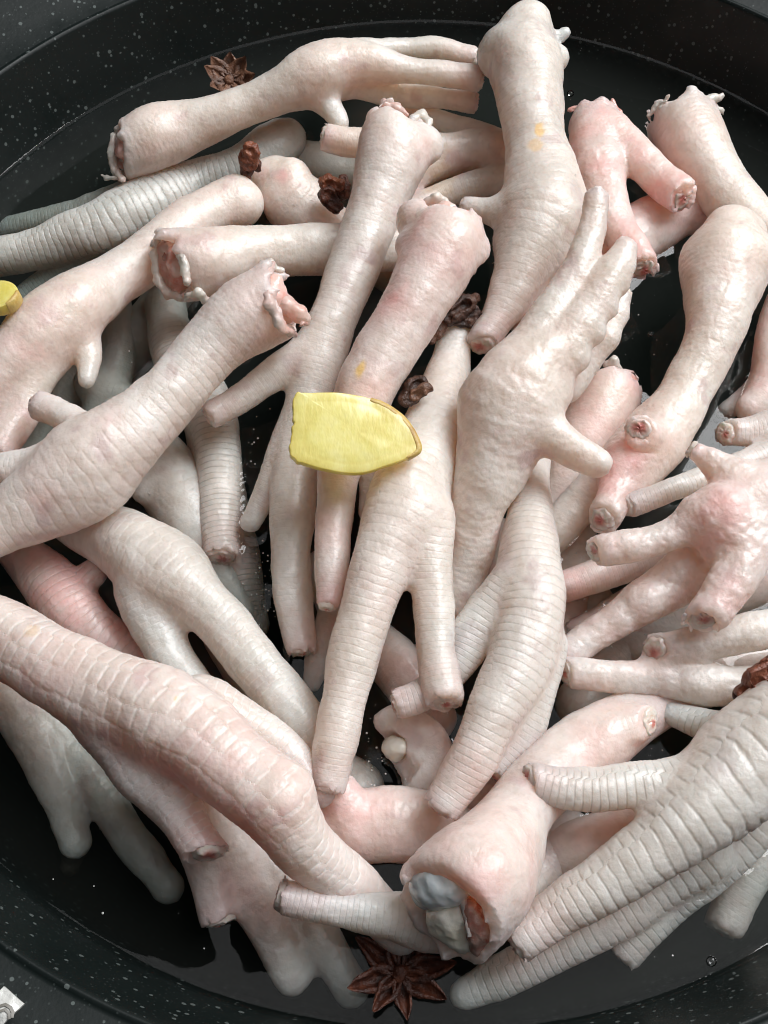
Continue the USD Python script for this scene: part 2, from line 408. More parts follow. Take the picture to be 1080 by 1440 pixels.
def spline(ctrl, step=.0028):
    """ctrl rows (point3, radius) -> dense points and radii along a Catmull-Rom curve."""
    c = np.array(ctrl)
    if len(c) == 1:
        return c[:, :3], c[:, 3]
    e = np.vstack([2 * c[0] - c[1], c, 2 * c[-1] - c[-2]])
    e[0, 3], e[-1, 3] = c[0, 3], c[-1, 3]
    out = []
    for i in range(len(c) - 1):
        p0, p1, p2, p3 = e[i:i + 4]
        k = max(2, int(np.linalg.norm(p2[:3] - p1[:3]) / step) + 1)
        t = np.linspace(0, 1, k, endpoint=False)[:, None]
        out.append(.5 * (2 * p1 + (p2 - p0) * t + (2 * p0 - 5 * p1 + 4 * p2 - p3) * t ** 2 + (3 * p1 - p0 - 3 * p2 + p3) * t ** 3))
    out.append(c[-1:])
    o = np.vstack(out)
    return o[:, :3], np.maximum(o[:, 3], .001)


def world_ctrl(rows):
    out = []
    for x, y, z, w in rows:
        p = at(x, y, z)
        out.append([*p, .95 * w * px(p)])
    return out


def blob(spheres, h=.0007, k=.0007, rough=1.):
    """Lumps melted together: rows of (centre, radius) or (a, b, ra, rb)."""
    lo = np.min([np.minimum(s[0], s[1] if len(s) == 4 else s[0]) - max(s[-1], s[-2] if len(s) == 4 else 0) for s in spheres], 0) - .002
    hi = np.max([np.maximum(s[0], s[1] if len(s) == 4 else s[0]) + max(s[-1], s[-2] if len(s) == 4 else 0) for s in spheres], 0) + .002
    f = Field(lo, hi, h)
    for s in spheres:
        if len(s) == 2:
            f.chain(np.array([s[0], s[0] + 1e-6]), np.array([s[1], s[1]]), k)
        else:
            f.chain(np.array([s[0], s[1]]), np.array([s[2], s[3]]), k)
    v, t = surface_nets(f.dist(k), h, f.org)
    m_ = trimesh.Trimesh(v, t, process=False)
    n = np.array(m_.vertex_normals)
    v = v + n * (rough * ((noise(v / .002, 3) - .5) * .0009 + (noise(v / .0008, 4) - .5) * .0005))[:, None]
    return v, t


def image_vec(dx, dy, toward):
    v = dx * RT - dy * UP - toward * fwd
    return v / np.linalg.norm(v)


def frame(n):
    a = np.cross(n, UP + .1 * RT)
    a /= np.linalg.norm(a)
    return a, np.cross(n, a)


def disc(c, n, r, seed):
    rng = np.random.default_rng(seed)
    a, b = frame(n)
    ox, oy, sc_ = rng.uniform(-.3, .3), rng.uniform(-.3, .3), rng.uniform(.8, 1.6)
    K, T = 6, 22
    v, at_ = [c + n * (.10 * r)], [(sc_ * math.hypot(ox, oy), 0, 0)]
    wob = 1 + .09 * np.sin(np.arange(T) * 2 * np.pi / T * 2 + rng.uniform(0, 6)) + .05 * rng.standard_normal(T)
    for i in range(1, K + 1):
        t = i / K
        for j in range(T):
            an = 2 * np.pi * j / T
            hgt = .14 * r * (1 - t ** 3) + .05 * r * rng.standard_normal() * (t < 1) - (.35 * r if t == 1 else 0)
            rr = r * min(t, .97) * (wob[j] if t > .3 else 1)
            v.append(c + (a * np.cos(an) + b * np.sin(an)) * rr + n * hgt)
            at_.append((max(sc_ * math.hypot(t * math.cos(an) + ox, t * math.sin(an) + oy), 1.0 * (t > .95)), 0, 0))
    f = [(0, 1 + j, 1 + (j + 1) % T) for j in range(T)]
    for i in range(K - 1):
        for j in range(T):
            p, q = 1 + i * T + j, 1 + i * T + (j + 1) % T
            f += [(p, p + T, q + T), (p, q + T, q)]
    return np.array(v), np.array(f), np.array(at_)


def relax(v, t, h):
    """Two shrink-free smoothing passes, no vertex moving more than a third of a voxel."""
    e = np.vstack([t[:, [0, 1]], t[:, [1, 2]], t[:, [2, 0]]])
    e = np.vstack([e, e[:, ::-1]])
    A = csr_matrix((np.ones(len(e)), (e[:, 0], e[:, 1])), shape=(len(v), len(v)))
    deg = np.asarray(A.sum(1)).ravel()[:, None]
    w = v
    for k in (.5, -.53, .5, -.53):
        w = w + k * (A @ w / deg - w)
    return v + np.clip(w - v, -h / 3, h / 3)


K_ = .0008
TRIS = [0]
NEAR = []


def foot(label, chains, sc=.5, face=1, tone='pale', pink=.15, grey=0., hock='none', add=(), flush=(), stain=(), yellow=0., pebble=1., h=.0009, fine=True, rag=.25, cn=None, joint=None, pitch=.29, pads=1.0, name='chicken_foot', cuts=None, tilt=(0, 0), tipn=None, folds=()):
    """chains[0] runs from the hock down the shank into the middle toe; the others branch off. Rows: pixel x, y, height above the water in cm, half width in pixels.
    A chain given as ('cut', rows) ends in a chopped tip, ('round', rows) in a rounded one."""
    seed = int(abs(hash_(label))) % 9973
    rng = np.random.default_rng(seed)
    CH = []
    tips = []
    cutlists = []
    for ci, (end, rows) in enumerate(chains):
        if end == 'cut':
            rows = rows[:-1] + [(*rows[-1][:3], rows[-1][3] * 1.13)]
        P, R = spline(world_ctrl(rows))
        cl = []
        n_end = P[-1] - P[-2]
        n_end /= np.linalg.norm(n_end)
        if tipn and ci in tipn:
            n_end = image_vec(*tipn[ci])
        if end == 'cut':
            cl.append((P[-1], n_end, R[-1], seed + ci, rag, .12 + .3 * rag))
            tips.append((P[-1], n_end, R[-1], ci))
        if ci == 0 and hock == 'cut':
            n0 = P[0] - P[1]
            n0 /= np.linalg.norm(n0)
            if cn:
                n0 = image_vec(*cn)
            HC = (P[0], n0, R[0])
            cl.append((P[0], n0, R[0], seed + 77, rag * .8, 0))
        CH.append((P, R))
        cutlists.append(cl)
    adds = [(np.array(at(x, y, z)), w * px(at(x, y, z))) for x, y, z, w in add]
    allp = np.vstack([np.r_[c[0] - c[1].max(), c[0] + c[1].max()] for c in CH] + [np.array([p - r, p + r]) for p, r in adds])
    f = Field(allp.min(0) - .003, allp.max(0) + .003, h)
    for (P, R), cl in zip(CH, cutlists):
        f.chain(P, R, K_, cl)
    for p, r in adds:
        f.chain(np.array([p, p + 1e-6]), np.array([r, r]), K_)
    joint_parts = []
    if hock == 'cut':
        c, n, r = HC
        a, b = frame(n)
        # ragged skin around the chop
        for j in range(9):
            an = 2 * np.pi * (j + rng.uniform(-.3, .3)) / 9
            q = c + (a * np.cos(an) + b * np.sin(an)) * r * rng.uniform(.84, .95) - n * r * rng.uniform(-.05, .2)
            rr = r * rng.uniform(.08, .17)
            f.chain(np.array([q, q + n * r * rng.uniform(.0, .25) + a * 1e-6]), np.array([rr, rr * .55]), K_ * .6)
    d = f.dist(K_)
    if hock == 'cut':
        depth = .55
        S = f.box(c - 1.5 * r, c + 1.5 * r)
        p = f.pts(S) - (c + n * r * .22)
        q = np.sqrt(((p @ a) / .86) ** 2 + ((p @ b) / .86) ** 2 + ((p @ n) / .8) ** 2) - r
        d[S] = np.maximum(d[S], -q)
        if joint is None:
            jm = M_pinkjoint if rng.random() < .5 else M_joint
            s0 = rng.choice([-1, 1])
            sp = [(c + a * .38 * r * s0 - n * .16 * r, .40 * r), (c - a * .40 * r * s0 - n * .14 * r, .34 * r), (c + b * .36 * r - n * .22 * r, .34 * r), (c - b * .40 * r - n * .26 * r, .33 * r)]
            for _ in range(5):
                an = rng.uniform(0, 6.28)
                sp.append((c + (a * np.cos(an) + b * np.sin(an)) * r * .58 + n * r * rng.uniform(-.1, .1), r * rng.uniform(.08, .2)))
            joint_parts.append(('joint_end', sp, jm))
            an = rng.uniform(0, 6.28)
            w_ = a * np.cos(an) + b * np.sin(an)
            joint_parts.append(('tendon', [(c + w_ * .4 * r - n * .3 * r, c + w_ * .55 * r + n * .18 * r, .17 * r, .12 * r), (c - w_ * .2 * r - n * .3 * r, c - w_ * .45 * r + n * .1 * r, .15 * r, .1 * r)], M_whitejoint))
        else:
            joint_parts += joint(c, n, r, a, b)
    v, t = surface_nets(gaussian_filter(d, .42), h, f.org)
    m_ = trimesh.Trimesh(v, t, process=False)
    # keep the big piece
    cc = trimesh.graph.connected_component_labels(m_.edges_unique, node_count=len(v))
    keep = np.bincount(cc).argmax()
    m_.update_vertices(cc == keep)
    v, t = np.array(m_.vertices), np.array(m_.faces)
    if fine:
        v, t = trimesh.remesh.subdivide(v, t)
        # relax the new points
        v = relax(v, t, h)
    nrm = np.array(trimesh.Trimesh(v, t, process=False).vertex_normals)
    # --- which chain, how far along it, and how far round from its back
    best = np.full(len(v), 1e3)
    second = np.full(len(v), 1e3)
    U, D, TH = np.zeros(len(v)), np.zeros(len(v)), np.zeros(len(v))
    RAD = np.full(len(v), .006)
    EDGE = np.ones(len(v))
    for ci, (P, R) in enumerate(CH):
        seg = np.r_[0, np.cumsum(np.linalg.norm(np.diff(P, axis=0), axis=1))]
        s = np.linspace(0, seg[-1], max(4, int(seg[-1] / .0006)))
        C = np.stack([np.interp(s, seg, P[:, k]) for k in range(3)], 1)
        Rr = np.interp(s, seg, R)
        Tn = np.gradient(C, axis=0)
        Tn /= np.linalg.norm(Tn, axis=1, keepdims=True) + 1e-12
        dd, i = cKDTree(C).query(v)
        rel = v - C[i]
        along = (rel * Tn[i]).sum(1)
        u = s[i] + np.clip(along, -.0006, .0006)
        ph = np.cumsum(np.r_[0, np.diff(s)] / (pitch * np.clip(Rr, .0035, .009)))
        uph = np.interp(u, s, ph)
        toc = CAM - C
        dors = toc / np.linalg.norm(toc, axis=1, keepdims=True) * face + tilt[0] * RT - tilt[1] * UP
        dors -= (dors * Tn).sum(1, keepdims=True) * Tn
        dors /= np.linalg.norm(dors, axis=1, keepdims=True) + 1e-9
        lat = rel - along[:, None] * Tn[i]
        lat /= np.linalg.norm(lat, axis=1, keepdims=True) + 1e-9
        co = (lat * dors[i]).sum(1)
        th = np.arctan2((lat * np.cross(Tn, dors)[i]).sum(1), co)
        sd = dd - Rr[i]
        win = sd < best
        second = np.where(win, best, np.minimum(second, sd))
        U, D, RAD = np.where(win, uph + ci * 17.3, U), np.where(win, co, D), np.where(win, Rr[i], RAD)
        ed = np.clip((seg[-1] - u) / .004, 0, 1) * (np.clip((u - 1.2 * R[0]) / .012, 0, 1) if ci == 0 else 1)
        EDGE, TH = np.where(win, ed, EDGE), np.where(win, th, TH)
        best = np.where(win, sd, best)
    share = np.clip((second - best) / .0016, 0, 1)
    ss = lambda x, lo, hi: (lambda y: y * y * (3 - 2 * y))(np.clip((x - lo) / (hi - lo), 0, 1))
    dm = ss(D, -.15, .45) * share * EDGE
    vm = ss(-D, -.1, .6) * share * EDGE
    wob = (noise(v / .007, seed) - .5) * .6 + (noise(v / .0025, seed + 31) - .5) * .18
    wide = .62 if tone == 'light' else 2.1
    lane = TH / wide + .5 + (noise(v / .005, seed + 71) - .5) * .35
    seam = np.abs(lane - np.round(lane)) * wide * RAD
    U = U + wob + .3 * (1 - D) + .47 * (np.floor(lane) % 2) + .25 * np.sin(7.3 * np.floor(lane)) + 1000
    dm = dm * ss(noise(v / .0045, seed + 41) * .7 + .3 * noise(v / .002, seed + 42), .14, .46)
    fr = np.abs(U % 1.0 - .5) * 2
    ring = -ss(fr, .62, 1.0)
    amp = np.clip(RAD * .05, .0001, .00045)
    v = v + nrm * (ring * dm * amp * sc * .55 * (.35 + 1.3 * noise(v / .007, seed + 21)))[:, None]
    v = v - nrm * (np.exp(-(seam / .00035) ** 2) * dm * amp * sc * (.8 if tone == 'light' else .22))[:, None]
    # soft pads below, side lumps along the toe edges
    padw = 2 * (noise(np.stack([U / 2.1, U * 0, U * 0 + seed], 1), seed) - .35)
    v = v + nrm * (padw * vm * RAD * .04 * pads)[:, None]
    # general unevenness
    lump = (noise(v / .0085, seed + 2) - .5) * .0014 + (noise(v / .003, seed + 3) - .5) * .00035 + (noise(v / .0011, seed + 4) - .5) * .00010
    # cross wrinkles where the scales fade out
    wr = np.sin(U * 2 * np.pi * 1.7 + 6 * noise(v / .004, seed + 9)) * (1 - dm) * .00004 * share
    v = v + nrm * (lump + wr)[:, None]
    if face < 0:
        v = v + nrm * (vm * ((noise(v / .0009, seed + 51) - .5) * .00022 + (pebble - 1) * .00013 * ss(noise(v / .00085, seed + 52), .35, .65)))[:, None]
    # --- colours carried on the skin
    pk = np.full(len(v), 1.4 * pink) * (.5 + noise(v / .012, seed + 6))
    for x, y, z, w, amt in flush:
        q = at(x, y, z)
        pk += amt * np.exp(-((v - q) ** 2).sum(1) / (w * px(q)) ** 2)
    fl = np.zeros(len(v))
    for c, n, r, ci in tips:
        dist = np.sqrt(((v - c) ** 2).sum(1))
        pk += .55 * np.exp(-(dist / (2.6 * r)) ** 2)
        fl = np.maximum(fl, (1 - ss(-((v - c) @ n), .0002, .0010)) * (dist < 1.7 * r))
    if hock == 'cut':
        dist = np.sqrt(((v - HC[0]) ** 2).sum(1))
        pk += .5 * np.exp(-(dist / (1.5 * HC[2])) ** 2)
        lat = v - HC[0]
        lat = np.linalg.norm(lat - (lat @ HC[1])[:, None] * HC[1], axis=1)
        fl = np.maximum(fl, (dist < 1.2 * HC[2]) * (lat < .90 * HC[2]) * (((v - HC[0]) @ HC[1]) > -.7 * HC[2]) * 1.0)
    st = np.zeros(len(v))
    for x, y, z, w, amt in stain:
        q = at(x, y, z)
        e_ = v - q
        e_ = e_ - .55 * (e_ @ UP)[:, None] * UP
        st = np.maximum(st, amt * ss(np.exp(-(e_ ** 2).sum(1) / (w * px(q)) ** 2) + (noise(v / .0014, seed + 11) - .5) * .5, .3, .65))
    gy = np.clip(grey * (.6 + .8 * noise(v / .01, seed + 8)) * (.45 + .55 * ss(D, -.3, .5)), 0, 1)
    base = np.array([*CH[0][0].mean(0)[:2], v[:, 2].min()])
    ye = np.clip(.55 * yellow * (.4 + 1.2 * noise(v / .014, seed + 61)), 0, 1)
    br = .5 * ss(noise(v / .006, seed + 62) * .75 + noise(v / .0018, seed + 63) * .25, .66, .82) + .35 * ss(noise(v / .0019, seed + 64), .86, .95)
    NEAR.append(v[np.abs(v[:, 2]) < .0005])
    x = thing(name, label, 'chicken foot', base, 'chicken feet heaped in the pot')
    put('skin', (v, t), SKIN[tone], x, attrs={'foota': np.stack([U, np.clip(dm * sc, 0, 1), np.clip(pk, 0, 1.2)], 1), 'footb': np.stack([fl * .7, st, gy], 1), 'footc': np.stack([ye, br, 0 * br], 1)})
    TRIS[0] += len(t)
    for c, n, r, ci in tips:
        V, Fc, A = disc(c - n * (.04 + .30 * rag) * r, n, r * (.87 - .16 * rag), seed + ci)
        put('toe_cut', (V, Fc), M_cut, x, attrs={'foota': A})
    for nm, sp, jm in joint_parts:
        put(nm, blob(sp, k=.0012 if nm == 'cartilage' else .0007, rough=.7 if nm == 'cartilage' else 1.), jm, x)
    for nm, rows, jm in folds:
        P = [at(a_, b_, c_ - .20) for a_, b_, c_, d_ in rows]
        Rf = [.74 * r_[3] * px(p_) for r_, p_ in zip(rows, P)]
        put(nm, blob([(P[i], P[i + 1] + 1e-7, Rf[i], Rf[i + 1]) for i in range(len(P) - 1)], h=.00045, k=.0003), jm, x)
    return x


def hash_(s):
    k = 7
    for ch in s:
        k = (k * 131 + ord(ch)) % 1000003
    return k


# ------------------------------------------------------------------ the feet, back of the pot first
C_, O_ = 'cut', 'round'
foot('pale foot at the upper left against the pot wall, chopped joint pointing left', [
    (C_, [(172, 212, .8, 42), (215, 195, .9, 46), (262, 178, 1, 38), (320, 160, 1.2, 30), (390, 130, 1.5, 33), (440, 105, 1.8, 42), (490, 88, 1.9, 34), (560, 97, 1.8, 22), (620, 103, 1.7, 19), (680, 112, 1.6, 17)]),
    (C_, [(450, 108, 1.5, 36), (505, 118, 1.2, 24), (560, 130, .95, 18), (620, 138, .9, 17), (672, 144, .8, 15)]),
    (C_, [(470, 88, 1.2, 26), (540, 70, .7, 18), (600, 68, .6, 16), (672, 82, .5, 14)]),
    (O_, [(440, 118, 1.5, 28), (462, 148, 1.3, 18), (478, 172, 1.2, 14)])],
    folds=[('skin_fold', [(160, 190, 1.1, 6), (157, 215, 1.0, 8), (162, 240, .8, 8), (172, 252, .8, 6)], M_fold), ('skin_fold', [(172, 250, .8, 5), (150, 250, .7, 4), (142, 246, .7, 2)], M_fold), ('skin_fold', [(166, 182, 1.2, 7), (178, 176, 1.3, 6)], M_fold)], yellow=0.25, sc=0.08, pink=.12, hock='cut', cn=(-1, .15, .25), flush=[(225, 205, 1.7, 25, .35)])
foot('grey scaly foot sunk at the left edge, toes spread leftwards under water', [
    (O_, [(398, 200, -.15, 34), (380, 212, -.2, 36), (330, 238, -.3, 31), (270, 256, -.35, 33), (215, 283, -.2, 40), (150, 315, -.15, 39), (80, 340, -.3, 32), (0, 362, -.5, 27), (-70, 385, -1, 22)]),
    (O_, [(180, 280, -.7, 28), (130, 292, -.9, 22), (60, 310, -1.1, 18), (-10, 324, -1.3, 16), (-50, 332, -1.4, 14)]),
    (O_, [(190, 310, -.9, 26), (130, 360, -1.1, 21), (70, 395, -1.3, 18), (20, 425, -1.4, 16)])],
    folds=[('skin_fold', [(405, 190, .2, 5), (420, 185, .3, 3), (430, 186, .3, 2)], M_fold)], sc=1.1, tone='grey', grey=.75, pink=.02, tilt=(-.2, .3), add=[(408, 190, -.1, 22)])
foot('pink knobbly joint with a red spot, left of the long central foot', [
    (O_, [(392, 258, .1, 36), (408, 282, .1, 44), (440, 310, -.2, 42), (500, 350, -.7, 34), (560, 390, -1, 30)])],
    folds=[('blood_spot', [(392, 246, .62, 6), (402, 252, .6, 5)], M_red), ('skin_fold', [(362, 240, .75, 8), (385, 238, .75, 6), (412, 236, .8, 9), (424, 246, .6, 7)], M_fold)], yellow=0.3, sc=.1, pink=.2, add=[(368, 250, .35, 22), (412, 248, .5, 24), (384, 240, .45, 18), (440, 280, .1, 26)], flush=[(396, 246, .95, 10, 1.4), (372, 245, .7, 12, .6)])
foot('smooth foot with a big rounded heel knob, toes over the left edge', [
    (C_, [(338, 288, .55, 36), (310, 292, .6, 38), (268, 313, .75, 37), (215, 355, .95, 38), (160, 395, 1.15, 40), (110, 430, 1.4, 52), (62, 462, 1.5, 54), (22, 500, 1.5, 42), (-20, 545, 1.4, 32), (-60, 590, 1.3, 25)]),
    (C_, [(80, 470, 1.2, 42), (50, 530, 1.1, 33), (25, 585, 1, 28), (-10, 640, 1, 23)]),
    (O_, [(108, 452, 1.2, 28), (124, 495, 1.05, 19), (122, 535, 1.0, 15)])],
    yellow=0.3, sc=.12, pink=.18, flush=[(30, 480, 2.3, 40, .5), (52, 490, 2.2, 18, .5)], add=[(330, 275, .7, 28)])
foot('yellowish scrawny foot tucked behind the top foot, toes pointing left', [
    (C_, [(800, 260, 0, 30), (740, 232, .1, 34), (690, 214, .3, 34), (640, 218, .35, 30), (590, 245, .3, 24), (560, 275, .2, 20)]),
    (C_, [(720, 212, .3, 26), (660, 186, .35, 20), (600, 164, .35, 17), (560, 150, .3, 15)]),
    (C_, [(730, 246, .3, 26), (660, 262, .35, 21), (610, 280, .3, 20), (570, 300, .3, 18)]),
    (C_, [(660, 210, .4, 24), (600, 204, .75, 21), (545, 202, 1.0, 20), (490, 198, 1.15, 21), (452, 191, 1.25, 18)])],
    yellow=0.6, sc=.25, tone='pale', grey=.25, pink=.12, flush=[(640, 215, .9, 30, .3)], stain=[(620, 240, .8, 26, .22)])
foot('pale foot with tattered opened joint, lying across behind the central feet', [
    (O_, [(238, 375, 1.5, 54), (288, 370, 1.5, 51), (340, 358, 1.3, 41), (400, 352, 1.1, 37), (470, 350, .9, 38), (540, 345, .6, 38), (600, 350, .2, 36)])],
    folds=[('skin_fold', [(250, 335, 2.3, 9), (258, 365, 2.35, 11), (262, 395, 2.15, 9)], M_fold), ('skin_fold', [(222, 335, 2.0, 5), (216, 360, 1.9, 6), (220, 395, 1.5, 8), (236, 414, 1.4, 9), (252, 418, 1.5, 6)], M_fold), ('skin_fold', [(262, 418, 1.6, 7), (280, 412, 1.8, 9), (292, 425, 1.4, 7)], M_fold), ('red_marrow', [(238, 340, 2.1, 8), (232, 362, 1.9, 7)], M_red)], yellow=0.3, sc=.1, pink=.06, grey=.1, hock='cut', cn=(-.9, .45, .55), stain=[(430, 357, 1.7, 13, .45)], flush=[(240, 345, 2.2, 22, .5)], rag=.5)
foot('plump pink foot with two toes cut to red discs, against the upper right wall', [
    (C_, [(833, 172, .9, 38), (840, 215, 1, 42), (850, 270, 1.1, 34), (871, 320, 1.2, 27), (892, 355, 1.25, 25), (907, 380, 1.3, 21)]),
    (C_, [(858, 190, 1.1, 34), (898, 224, 1.2, 29), (934, 255, 1.3, 27), (963, 280, 1.45, 22)])],
    folds=[('frayed_skin', [(802, 154, 1.1, 5), (820, 150, 1.2, 6), (845, 152, 1.2, 7), (868, 158, 1.2, 6)], M_pinkjoint), ('frayed_skin', [(855, 150, 1.3, 5), (862, 142, 1.4, 3), (872, 160, 1.3, 5)], M_pinkjoint)], sc=.12, pink=.45, face=-1, hock='cut', cn=(0, -.7, -.6), rag=.7, flush=[(905, 375, 1.6, 30, .6), (960, 275, 1.7, 30, .5), (850, 240, 1.6, 40, .3)], tipn={0: (.2, .8, .75), 1: (.45, .55, .85)})
foot('pinkish shank crossing beneath the plump two-toed foot', [
    (O_, [(985, 290, .3, 34), (940, 305, .2, 40), (890, 335, .1, 46), (840, 385, -.1, 42), (790, 430, -.4, 36)])],
    sc=.1, pink=.5, face=-1, h=.0012, fine=False)
foot('thick foot with a frayed white joint at the right of the back wall', [
    (O_, [(957, 165, .9, 54), (976, 203, 1, 51), (1005, 250, 1, 43), (1048, 305, .9, 39), (1110, 360, .8, 38)])],
    folds=[('frayed_skin', [(912, 162, 1.5, 5), (925, 146, 1.7, 5), (938, 142, 1.9, 3)], M_fold), ('frayed_skin', [(930, 152, 1.7, 6), (938, 137, 1.9, 3), (942, 133, 2.0, 2)], M_fold), ('frayed_skin', [(960, 146, 1.9, 7), (990, 142, 1.8, 9), (1008, 138, 1.7, 7), (1016, 134, 1.7, 4)], M_fold), ('frayed_skin', [(1000, 150, 1.7, 6), (1014, 156, 1.5, 5), (1017, 162, 1.4, 3)], M_fold)], yellow=0.25, sc=.1, pink=.1, grey=.12, hock='cut', cn=(-.12, -.8, -.45), rag=1.1, flush=[(930, 190, 1.6, 30, .25)], stain=[(1020, 300, 1.5, 26, .0)])
foot('tall pale foot at the top centre, heel knob leaning on the back wall', [
    (C_, [(736, 54, 2.4, 44), (738, 88, 2.4, 54), (745, 135, 2.3, 50), (752, 190, 2.2, 45), (762, 250, 2.1, 54), (764, 305, 2, 66), (738, 365, 1.8, 48), (715, 420, 1.7, 33), (696, 455, 1.6, 26), (678, 488, 1.5, 22)]),
    (C_, [(785, 310, 1.7, 50), (785, 370, 1.3, 38), (765, 420, .9, 30), (735, 470, .7, 26)]),
    (C_, [(720, 300, 1.9, 30), (685, 297, 1.8, 20), (648, 291, 1.7, 15)])],
    yellow=0.12, sc=0.28, pink=.03, grey=.22, add=[(706, 74, 2.3, 35), (782, 80, 2.2, 20), (796, 45, 2.4, 8), (788, 53, 2.3, 8), (742, 38, 2.5, 34)], stain=[(759, 180, 3, 10, .8), (752, 196, 3, 11, .45)], tilt=(-.1, 0), tipn={0: (-.3, .8, .6)})
foot('long smooth foot with a big round knee knob at the right edge', [
    (C_, [(1030, 335, 1.8, 50), (1018, 378, 1.7, 60), (1003, 470, 1.55, 44), (966, 550, 1.3, 39), (925, 612, 1.1, 50), (890, 655, 1, 48), (866, 700, 1.2, 29), (847, 732, 1.3, 23)]),
    (O_, [(880, 660, .5, 42), (815, 710, .15, 30), (770, 765, -.1, 26), (730, 820, -.4, 22)]),
    (C_, [(924, 622, 1.3, 26), (912, 612, 1.75, 23), (899, 604, 2.15, 21)])],
    yellow=0.3, sc=.1, pink=.12, face=-1, flush=[(850, 655, 1.6, 40, 1.1), (875, 645, 1.9, 35, .6)], add=[(988, 362, 1.7, 26), (1050, 365, 1.8, 40)], tipn={0: (-.45, .35, .8), 2: (-.2, .2, 1)})
foot('brownish sunken foot behind the upright foot, ragged top edge', [
    (O_, [(868, 535, .3, 40), (850, 575, .2, 50), (820, 625, 0, 48), (790, 690, -.3, 42), (762, 760, -.6, 36)])],
    folds=[('skin_fold', [(852, 512, .7, 6), (864, 507, .8, 8), (872, 518, .7, 5)], M_fold)], yellow=0.5, sc=.15, pink=.42, hock='cut', cn=(.35, -.9, -.3), rag=.8, h=.0012, fine=False)
foot('reddish foot half hidden at the right edge, above the water gap', [
    (O_, [(1130, 400, .4, 44), (1095, 480, .2, 36), (1085, 560, .0, 30), (1060, 610, -.4, 26)]),
    (O_, [(1110, 490, .3, 30), (1078, 550, .25, 27), (1055, 573, .2, 20)]),
    (O_, [(1085, 535, -.1, 22), (1050, 560, -.3, 18), (1022, 578, -.5, 14)])],
    sc=.2, pink=.4, h=.0012, fine=False)
foot('foot coming in from the right with two blunt toes, behind the splayed palm', [
    (C_, [(1200, 600, 1.2, 46), (1150, 598, 1.1, 40), (1100, 596, 1.0, 27), (1062, 606, .95, 24), (1018, 608, 1.05, 20)]),
    (C_, [(1150, 612, 1.1, 34), (1080, 640, 1.1, 24), (1000, 668, 1.3, 20), (940, 690, 1.4, 20), (878, 713, 1.35, 18)])],
    sc=.6, pink=.08, grey=.4, tipn={0: (-.85, -.2, .7), 1: (-.85, .35, .45)})
foot('dull pink foot in the water below the splayed palm', [
    (C_, [(1040, 700, .1, 36), (960, 745, .2, 30), (880, 792, .25, 27), (815, 818, .25, 24), (780, 830, .2, 22)]),
    (C_, [(1000, 760, -.3, 32), (940, 820, -.4, 30), (870, 862, -.5, 28), (800, 900, -.6, 24)])],
    sc=.3, pink=.4, h=.0012, fine=False)
foot('foot showing its pink pebbled palm at the right, four chopped toes splayed', [
    (C_, [(1150, 680, 2.2, 50), (1100, 690, 2.3, 50), (1050, 708, 2.3, 50), (1010, 722, 2.25, 40), (955, 747, 2.15, 25), (900, 766, 2.1, 23), (832, 777, 2.05, 20)]),
    (C_, [(1050, 728, 2.3, 42), (1046, 785, 2.3, 36), (1018, 832, 2.2, 33), (987, 876, 2.15, 26)]),
    (C_, [(1050, 690, 2.4, 40), (1010, 657, 2.5, 26), (968, 628, 2.6, 15)]),
    (C_, [(1020, 760, 1.7, 40), (965, 808, 1.2, 36), (895, 855, 1, 31), (840, 890, .8, 26), (792, 926, .7, 17)])],
    pebble=2.3, sc=.12, pink=.25, face=-1, flush=[(1015, 722, 3.2, 50, 1.0), (1010, 825, 2.7, 30, .6)], add=[(1018, 722, 2.5, 42), (985, 728, 2.35, 28), (1030, 755, 2.4, 30), (1010, 770, 2.2, 24), (955, 800, 1.4, 26), (905, 845, 1.2, 24)], pads=1.4, rag=.5, tipn={0: (-.85, .2, .5), 1: (-.3, .75, .75)})
foot('grey toed foot from the right edge, two chopped toes under the splayed palm', [
    (C_, [(1220, 910, 1.3, 50), (1170, 888, 1.3, 44), (1110, 880, 1.3, 31), (1050, 890, 1.3, 28), (980, 905, 1.2, 26), (918, 913, 1.2, 22)]),
    (C_, [(1180, 930, 1, 40), (1110, 955, .8, 32), (1040, 965, .8, 29), (920, 955, .8, 28), (850, 948, .9, 25), (792, 945, .9, 21)])],
    sc=.45, pink=.06, grey=.5, tone='pale', face=-1, tipn={0: (-.8, .1, .75), 1: (-.95, .1, .5)})
foot('upright foot in the middle, palm out, three scalloped toes reaching up', [
    (C_, [(642, 850, .2, 34), (656, 780, .8, 38), (672, 710, 1.5, 42), (697, 640, 2, 57), (722, 565, 2.5, 74), (752, 520, 2.75, 56), (788, 492, 2.95, 37), (820, 453, 3.2, 30), (848, 408, 3.45, 26), (868, 372, 3.55, 22), (885, 338, 3.7, 13)]),
    (C_, [(722, 525, 2.65, 46), (745, 488, 2.85, 37), (778, 438, 3.1, 30), (812, 378, 3.4, 25), (833, 318, 3.65, 21), (839, 270, 3.85, 16)]),
    (C_, [(790, 540, 2.1, 34), (830, 495, 2.2, 26), (858, 450, 2.4, 22), (880, 408, 2.6, 14)]),
    (O_, [(745, 590, 2.5, 36), (790, 622, 2.4, 29), (828, 644, 2.3, 26), (838, 650, 2.3, 24)])],
    yellow=0.25, sc=.2, pink=.14, face=-1, add=[(812, 505, 3.0, 20), (838, 470, 3.15, 15), (858, 434, 3.3, 14), (873, 402, 3.45, 12), (883, 372, 3.6, 9), (770, 545, 2.7, 36), (690, 560, 2.5, 40), (852, 475, 2.4, 18), (868, 440, 2.5, 16)], flush=[(800, 440, 3.9, 30, .35), (830, 650, 2.8, 24, .2)], pads=.6, pitch=.5)
